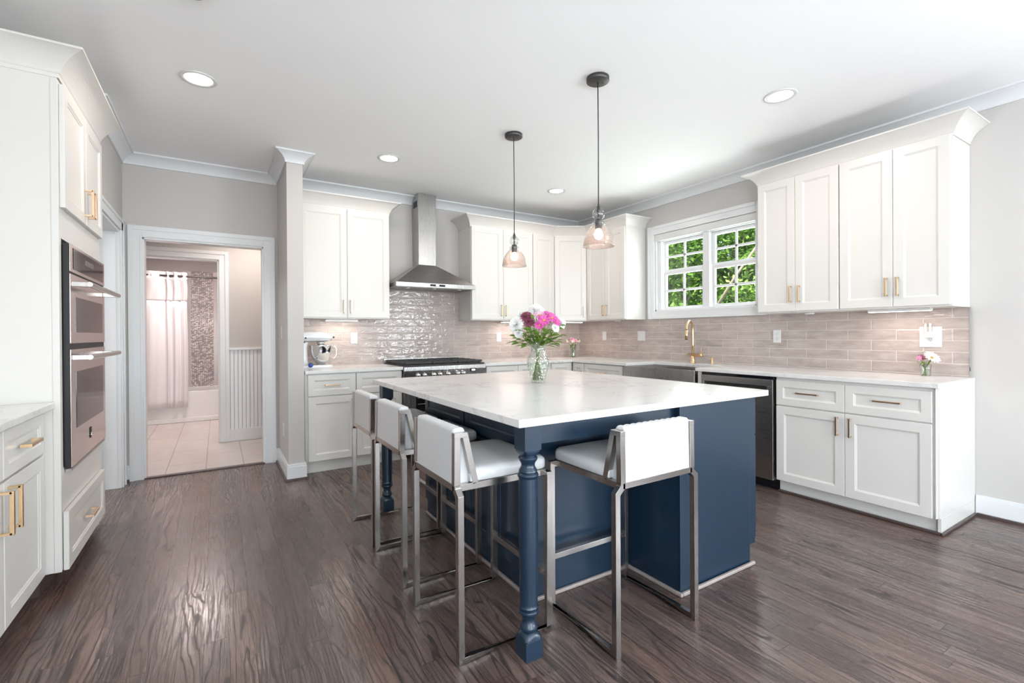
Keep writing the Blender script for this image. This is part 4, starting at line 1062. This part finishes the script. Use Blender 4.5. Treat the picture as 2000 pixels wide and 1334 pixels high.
MB().lathe([(.005, 0), (.007, -.010), (0, -.012)], (mx-.09, my-.052, mz+.285), 12, axis='y').build('speed_knob', 'darkslot', hd)
MB().lathe([(.007, 0), (.009, -.012), (0, -.014)], (mx-.105, my-.048, mz+.245), 12, axis='y').build('lock_lever', 'darkslot', hd)
MB().box((mx-.12, my-.058, mz+.262), (mx+.11, my-.050, mz+.268)).build('trim_band', 'chrome', hd, .002)
MB().lathe([(.036, .245), (.040, .240), (.040, .222), (.020, .218), (.012, .19)], (mx+.05, my, mz), 24).build('beater_shaft', 'chrome', hd)
bw = MB().lathe([(.035, .030), (.040, .034), (.048, .052), (.072, .075), (.090, .115), (.098, .160), (.100, .205), (.104, .212), (.101, .214), (.096, .205), (.092, .160)], (mx+.05, my-.01, mz), 40, cap=False).build('bowl', 'chrome', t)
hp = [(mx+.05+.10, my-.03, mz+.195), (mx+.05+.125, my-.035, mz+.198), (mx+.05+.138, my-.036, mz+.18), (mx+.05+.138, my-.036, mz+.12), (mx+.05+.118, my-.034, mz+.085), (mx+.05+.090, my-.03, mz+.095)]
MB().tube(hp, .006, 10).build('bowl_handle', 'chrome', bw)
MB().lathe([(.02, 0), (.022, -.006), (.012, -.016), (0, -.018)], (mx-.055, my-.092, mz+.030), 16, axis='y').build('blue_sticker', 'mixerblue', t)

# ------------------------------------------------------------------ flowers
R_ = Vector((.848, -.529, 0)); FW = Vector((.529, .848, 0)); UP = Vector((0, 0, 1))
def flower(name, label, c, rad, nrm, rings, mp, stem_to, mc='p_yellow', cr=.2, group=None, cat='flower', wid=.34, cup=.25):
    c = Vector(c); nrm = Vector(nrm).normalized(); t = thing(name, label, cat, tuple(c), group)
    a = nrm.cross(UP if abs(nrm.z) < .95 else Vector((1, 0, 0))).normalized(); b = nrm.cross(a)
    rnd = random.Random(int(abs(c.x*9973+c.z*7919)*10))
    pb = MB()
    for ri, (n, r0, r1, lift) in enumerate(rings):
        for k in range(n):
            an = 2*PI*(k+.5*(ri % 2)+rnd.uniform(-.12, .12))/n; d = a*math.cos(an)+b*math.sin(an); s = d.cross(nrm)
            L = rad*r1*rnd.uniform(.9, 1.06); w_ = rad*wid*(r1*.8+.1)
            p0 = c+d*rad*r0*.5+nrm*rad*lift*.2; pts = []
            for q_, wq, up in ((0, .25, 0), (.35, .8, .10), (.7, 1.0, .16), (.92, .7, .12), (1.0, .25, .08)):
                ce = p0+d*(L*q_)+nrm*(rad*(lift*q_+cup*math.sin(q_*PI*.7)*.5)); pts.append((ce-s*w_*.5*wq+nrm*rad*.03*wq, ce-nrm*rad*.02, ce+s*w_*.5*wq+nrm*rad*.03*wq))
            V = [[pb.bm.verts.new(p) for p in row] for row in pts]
            for r_a, r_b in zip(V, V[1:]):
                for j in range(2):
                    f_ = pb.bm.faces.new((r_a[j], r_a[j+1], r_b[j+1], r_b[j])); f_.smooth = True
    pb.build('petals', mp, t, recalc=False)
    if cr: MB().sphere(tuple(c+nrm*rad*.10), rad*cr, 0, 12, .8).build('flower_centre', mc, t)
    if stem_to is not None:
        e = Vector(stem_to); m1 = c.lerp(e, .45)+Vector((0, 0, .0)); m1 = Vector((m1.x*.4+e.x*.6, m1.y*.4+e.y*.6, m1.z)) if False else m1
        MB().tube([c-nrm*rad*.05, c-nrm*rad*.5-UP*rad*.4, m1, e], [.0022, .0024, .0026, .0028], 7).build('stem', 'stem', t)
    return t
MUM = [(20, .15, 1.0, -.05), (18, .15, .92, .10), (16, .15, .80, .25), (13, .12, .64, .40), (10, .08, .46, .55), (6, .0, .28, .7)]
DAISY = [(15, .2, 1.0, .08), (13, .2, .9, .22)]
V0 = Vector((1.730, 2.461, .914))
vs = thing('glass_vase', 'cut crystal vase holding the large bouquet on the island', 'vase', tuple(V0))
prof = [(.0, .004), (.040, .004), (.046, .000), (.046, .006), (.0475, .020), (.054, .05), (.062, .080), (.069, .110), (.071, .128), (.068, .150), (.058, .175), (.047, .196), (.0435, .208), (.047, .222), (.056, .240), (.0665, .2565),
        (.0635, .2565), (.053, .240), (.044, .222), (.0405, .208), (.044, .196)]
MB().lathe(prof, tuple(V0), 48, cap=False).build('glass_body', 'crystal', vs)
MB().lathe([(.0, .010), (.040, .010), (.050, .05), (.064, .100), (.066, .128), (.0, .130)], tuple(V0), 32, cap=False).build('water', 'water', vs)
def BP(a, b, z): return V0+R_*a+FW*b+UP*z
BQ = [  # kind, a, b, z(above counter), radius, label
 ('w', -.132, -.02, .368, .056, 'large white chrysanthemum at the left edge of the bouquet'),
 ('w', -.105, .03, .415, .045, 'white chrysanthemum high on the bouquet left shoulder'),
 ('w', -.010, .02, .455, .054, 'white chrysanthemum crowning the top of the bouquet'),
 ('w', -.120, -.03, .318, .036, 'small white chrysanthemum low on the bouquet left side'),
 ('w', .150, .02, .375, .036, 'white chrysanthemum at the right edge of the bouquet'),
 ('w', .108, -.03, .345, .030, 'small white bloom below the pink flowers at bouquet right'),
 ('b', -.075, -.04, .415, .038, 'burgundy chrysanthemum with pale petal tips, upper one'),
 ('b', -.055, -.05, .382, .036, 'burgundy chrysanthemum with pale petal tips, lower one'),
 ('p', .010, -.02, .425, .038, 'pale pink daisy below the top white bloom'),
 ('m', .032, -.065, .392, .038, 'magenta daisy with yellow centre facing the camera'),
 ('m', .085, -.04, .408, .036, 'magenta daisy upper right of the bouquet'),
 ('m', .005, -.07, .362, .030, 'small magenta daisy lowest in the bouquet middle'),
 ('m', .115, -.03, .385, .030, 'pink magenta daisy at the right shoulder of the bouquet'),
 ('m', .060, .00, .430, .030, 'magenta bloom turned upward behind the yellow centred daisy')]
cen = BP(0, 0, .30)
for i, (k, a, b, z, r, lab) in enumerate(BQ):
    p = BP(a, b, z); nrm = (p-BP(0, .02, .30)).normalized()-FW*.55
    foot = BP(-a*.20+random.uniform(-.018, .018), -b*.2+random.uniform(-.025, .025), .014+random.uniform(0, .03))
    neck = BP(a*.12, b*.15, .215)
    if k == 'w': o = flower('chrysanthemum', lab, p, r, nrm, MUM, 'p_white', None, cr=0, group='bouquet flowers', wid=.36)
    elif k == 'b': o = flower('chrysanthemum', lab, p, r, nrm, MUM, 'p_burgundy', None, cr=0, group='bouquet flowers', wid=.34)
    elif k == 'p': o = flower('daisy', lab, p, r, nrm, DAISY, 'p_pink', None, cr=.18, group='bouquet flowers')
    else: o = flower('daisy', lab, p, r, nrm, DAISY, 'p_magenta', None, cr=.22, group='bouquet flowers')
    MB().tube([p-nrm.normalized()*.006, p.lerp(neck, .5)-UP*.01, neck, foot], [.0022, .0026, .0028, .003], 7).build('stem', 'stem', o)
def leafy(label, a, b, z, nl, rnd, base, foot, group, ll=.060, name='greenery_sprig'):
    p = base(a, b, z); t = thing(name, label, 'foliage', tuple(p), group)
    neck = base(a*.1, b*.1, .215); pts = [p, p.lerp(neck, .5)+UP*.01, neck, foot]
    MB().tube(pts, [.0015, .0022, .0026, .003], 6).build('stem', 'stem', t)
    for k in range(nl):
        s_ = k/nl*.75; q_ = p.lerp(neck, s_); out = (p-neck); out.z *= .3; out = out.normalized()
        d = (out+Vector((rnd.uniform(-.9, .9), rnd.uniform(-.9, .9), rnd.uniform(-.3, .5)))).normalized(); L = ll*rnd.uniform(.75, 1.15)
        u = d.cross(UP+Vector((rnd.uniform(-.5, .5), rnd.uniform(-.5, .5), 0))).normalized(); n_ = u.cross(d)
        lf = MB(); rows = []
        for s2, wq in ((0, .05), (.2, .6), (.45, 1), (.75, .72), (1, .04)):
            ce = q_+d*L*s2-UP*(L*.22*s2*s2); w_ = L*.27*wq; rows.append([ce-u*w_+n_*w_*.25, ce-n_*w_*.12, ce+u*w_+n_*w_*.25])
        V = [[lf.bm.verts.new(x) for x in r] for r in rows]
        for ra, rb in zip(V, V[1:]):
            for j in range(2): lf.bm.faces.new((ra[j], ra[j+1], rb[j+1], rb[j])).smooth = True
        lf.build('leaf', 'leaf', t, recalc=False)
rnd = random.Random(5)
for i, (a, b, z) in enumerate(((-.125, -.02, .285), (-.09, -.05, .325), (-.05, -.08, .345), (-.15, .02, .262), (.0, -.08, .300), (.045, -.07, .315), (.09, -.05, .315), (.14, .0, .300), (.12, -.02, .265), (-.02, .06, .33), (.06, .06, .33), (-.08, .05, .32), (-.03, -.05, .395), (.135, -.03, .36), (.02, -.06, .265), (-.05, -.05, .27))):
    leafy('green leafy stem among the flowers of the large island bouquet', a, b, z, 6, rnd, BP, BP(-a*.2, -b*.2, .014), 'greenery in the large bouquet')

# small corner vase
S0 = Vector((3.985, 4.86, .914))
def SPt(a, b, z): return S0+R_*a+FW*b+UP*z
v = thing('glass_vase', 'small glass vase with pink and cream flowers in the back corner', 'vase', tuple(S0))
MB().lathe([(0, .003), (.036, .003), (.038, 0), (.036, .02), (.033, .06), (.036, .10), (.043, .145), (.041, .145), (.034, .10), (.031, .06), (.033, .02)], tuple(S0), 32, cap=False).build('glass_body', 'vaseglass', v)
def small_stems(basefn, o, n, h, r0, r1, seed):
    rr = random.Random(seed); m_ = MB()
    for k in range(n):
        a = rr.uniform(0, 2*PI); m_.tube([basefn(math.cos(a)*r0*rr.random(), math.sin(a)*r0*rr.random(), .006), basefn(-math.cos(a)*r1, -math.sin(a)*r1, h)], .0024, 6)
    o_ = m_.build('flower_stems', 'stem', o)
small_stems(SPt, v, 16, .17, .03, .04, 3)
MB().lathe([(0, .006), (.034, .006), (.031, .06), (.034, .10), (0, .101)], tuple(S0), 24, cap=False).build('water', 'water', v)
BUD = [(12, .1, .8, .5), (10, .1, .7, .9), (8, .05, .5, 1.4)]
for a, b, z, r, m_, lab in ((-.062, -.01, .195, .028, 'p_cream', 'cream flower at left of the small corner vase'), (-.008, -.04, .190, .028, 'p_cream', 'cream flower at middle of the small corner vase'), (.062, -.01, .192, .028, 'p_cream', 'cream flower at right of the small corner vase'),
                       (-.015, .0, .232, .034, 'p_pink', 'pink carnation at top of the small corner vase'), (.030, -.02, .215, .030, 'p_pink', 'pink carnation right of centre in the small corner vase')):
    p = SPt(a, b, z); flower('carnation', lab, p, r, (p-SPt(0, 0, .10)).normalized()-FW*.4, BUD if m_ == 'p_cream' else MUM, m_, SPt(a*.4, b*.4, .13), cr=0, group='flowers in the small corner vase')
for a, z in ((.055, .235), (-.045, .225)):
    leafy('green leafy sprig in the small corner vase', a, 0, z, 4, rnd, SPt, SPt(0, 0, .02), 'leafy sprigs in the small corner vase', .04)

# small vase at the right end
T0_ = Vector((4.185, 1.262, .914))
def TPt(a, b, z): return T0_+R_*a+FW*b+UP*z
v = thing('glass_vase', 'tiny glass vase with white daisy at right end of the counter', 'vase', tuple(T0_))
MB().lathe([(0, .004), (.026, .004), (.028, 0), (.028, .01), (.030, .05), (.034, .085), (.032, .085), (.028, .05), (.026, .01)], tuple(T0_), 28, cap=False).build('glass_body', 'vaseglass', v)
MB().lathe([(0, .006), (.026, .006), (.0285, .05), (0, .051)], tuple(T0_), 24, cap=False).build('water', 'water', v)
small_stems(TPt, v, 9, .10, .022, .022, 9)
for a, b, z, r, m_, rg, cr, lab in ((.022, -.02, .125, .048, 'p_white', DAISY, .22, 'white daisy with golden centre in the tiny right end vase'), (-.038, -.01, .128, .024, 'p_burgundy', MUM, 0, 'burgundy bloom in the tiny right end vase'), (-.062, -.01, .112, .022, 'p_pink', BUD, 0, 'pale pink petal bloom leaning left from the tiny vase'), (.055, .01, .120, .030, 'p_white', DAISY, 0, 'second white bloom at right of the tiny vase')):
    p = TPt(a, b, z); flower('daisy' if rg is DAISY else 'chrysanthemum', lab, p, r, Vector((0, 0, .75))-FW*.8+R_*a*4, rg, m_, TPt(a*.3, b*.3, .07), mc='p_brown', cr=cr, group='flowers in the tiny right end vase')

# ------------------------------------------------------------------ bathroom seen through the doorways
t = thing('bathtub', 'white bathtub behind the shower curtain in the far bathroom', 'bathtub', (-.2, 8.55, 0))
mb = MB(); mb.box((-.995, 8.175, 0), (.615, 8.215, .43)).box((-.995, 8.215, .40), (-.93, 8.94, .43)).box((.55, 8.215, .40), (.615, 8.94, .43)).box((-.93, 8.215, .40), (.55, 8.27, .43)).box((-.93, 8.88, .40), (.55, 8.94, .43)).box((-.93, 8.27, .10), (.55, 8.88, .12))
mb.box((-.94, 8.26, .10), (-.93, 8.89, .41)).box((.55, 8.26, .10), (.56, 8.89, .41)).box((-.94, 8.26, .10), (.56, 8.27, .41)).box((-.94, 8.88, .10), (.56, 8.89, .41))
mb.build('basin', 'tub', t, .012, 3)
MB().box((-.995, 8.155, 0), (.615, 8.174, .06)).build('skirt', 'tub', t, .004)
S('wall_bath_tile', MB().box((-.999, 8.94, .43), (-.35, 8.949, 2.24)).box((-.055, 8.94, .43), (.619, 8.949, 2.24)).box((-.999, 8.2, .43), (-.99, 8.94, 2.24)).box((.6155, 8.2, .431), (.6195, 8.94, 2.24)), 'bath_tile')
ms = MB().box((-.35, 8.936, .43), (-.055, 8.949, 2.24)).build('mosaic_band', 'mosaic', None)
tag(ms, 'vertical band of shiny pebble mosaic on the far bathroom wall', 'wall tile')
rd = MB().tube([(-.99, 8.13, 2.07), (.61, 8.13, 2.07)], .013, 12).build('curtain_rod', 'bronze', None, loc=(-.2, 8.13, 2.07))
tag(rd, 'dark bronze shower rod across the far bathroom', 'curtain rod')
t = thing('shower_curtain', 'white shower curtain with grey upper band hanging in the far bathroom', 'shower curtain', (-.62, 8.13, .22))
def cur(z0, z1, nm, m_):
    def fn(u, v):
        x = -.985+u*.617; fo = .022 if x < -.60 else .030
        ph = (x+.985)*(20 if x < -.60 else 62)
        return (x+.01*math.sin(v*3), 8.13+fo*math.sin(ph)*(1-.25*v)+.004*math.sin(ph*2.7+v*2), z1+(z0-z1)*v)
    MB().grid(fn, 140, 14).build(nm, m_, t, solid=.003)
cur(1.72, 2.02, 'sheer_band', 'curtain_sheer'); cur(.215, 1.72, 'panel', 'curtain'); cur(2.02, 2.125, 'header', 'curtain')
for x in (-.93, -.77, -.67, -.55, -.46, -.39):
    r_ = MB()
    pts = [(x, 8.13+.022*math.cos(k*PI/8), 2.07+.022*math.sin(k*PI/8)) for k in range(17)]
    r_.tube(pts, .003, 6).build('ring', 'bronze', t)
hb = MB().box((-.812, 6.385, .98), (-.80, 6.41, 1.06)).build('strike_plate', 'bronze', None, loc=(-.80, 6.39, 1.0))

# clean helper properties
for o in bpy.data.objects:
    if '_org' in o: del o['_org']
tag(hb, 'small dark strike plate on the left jamb of the bathroom doorway', 'strike plate')
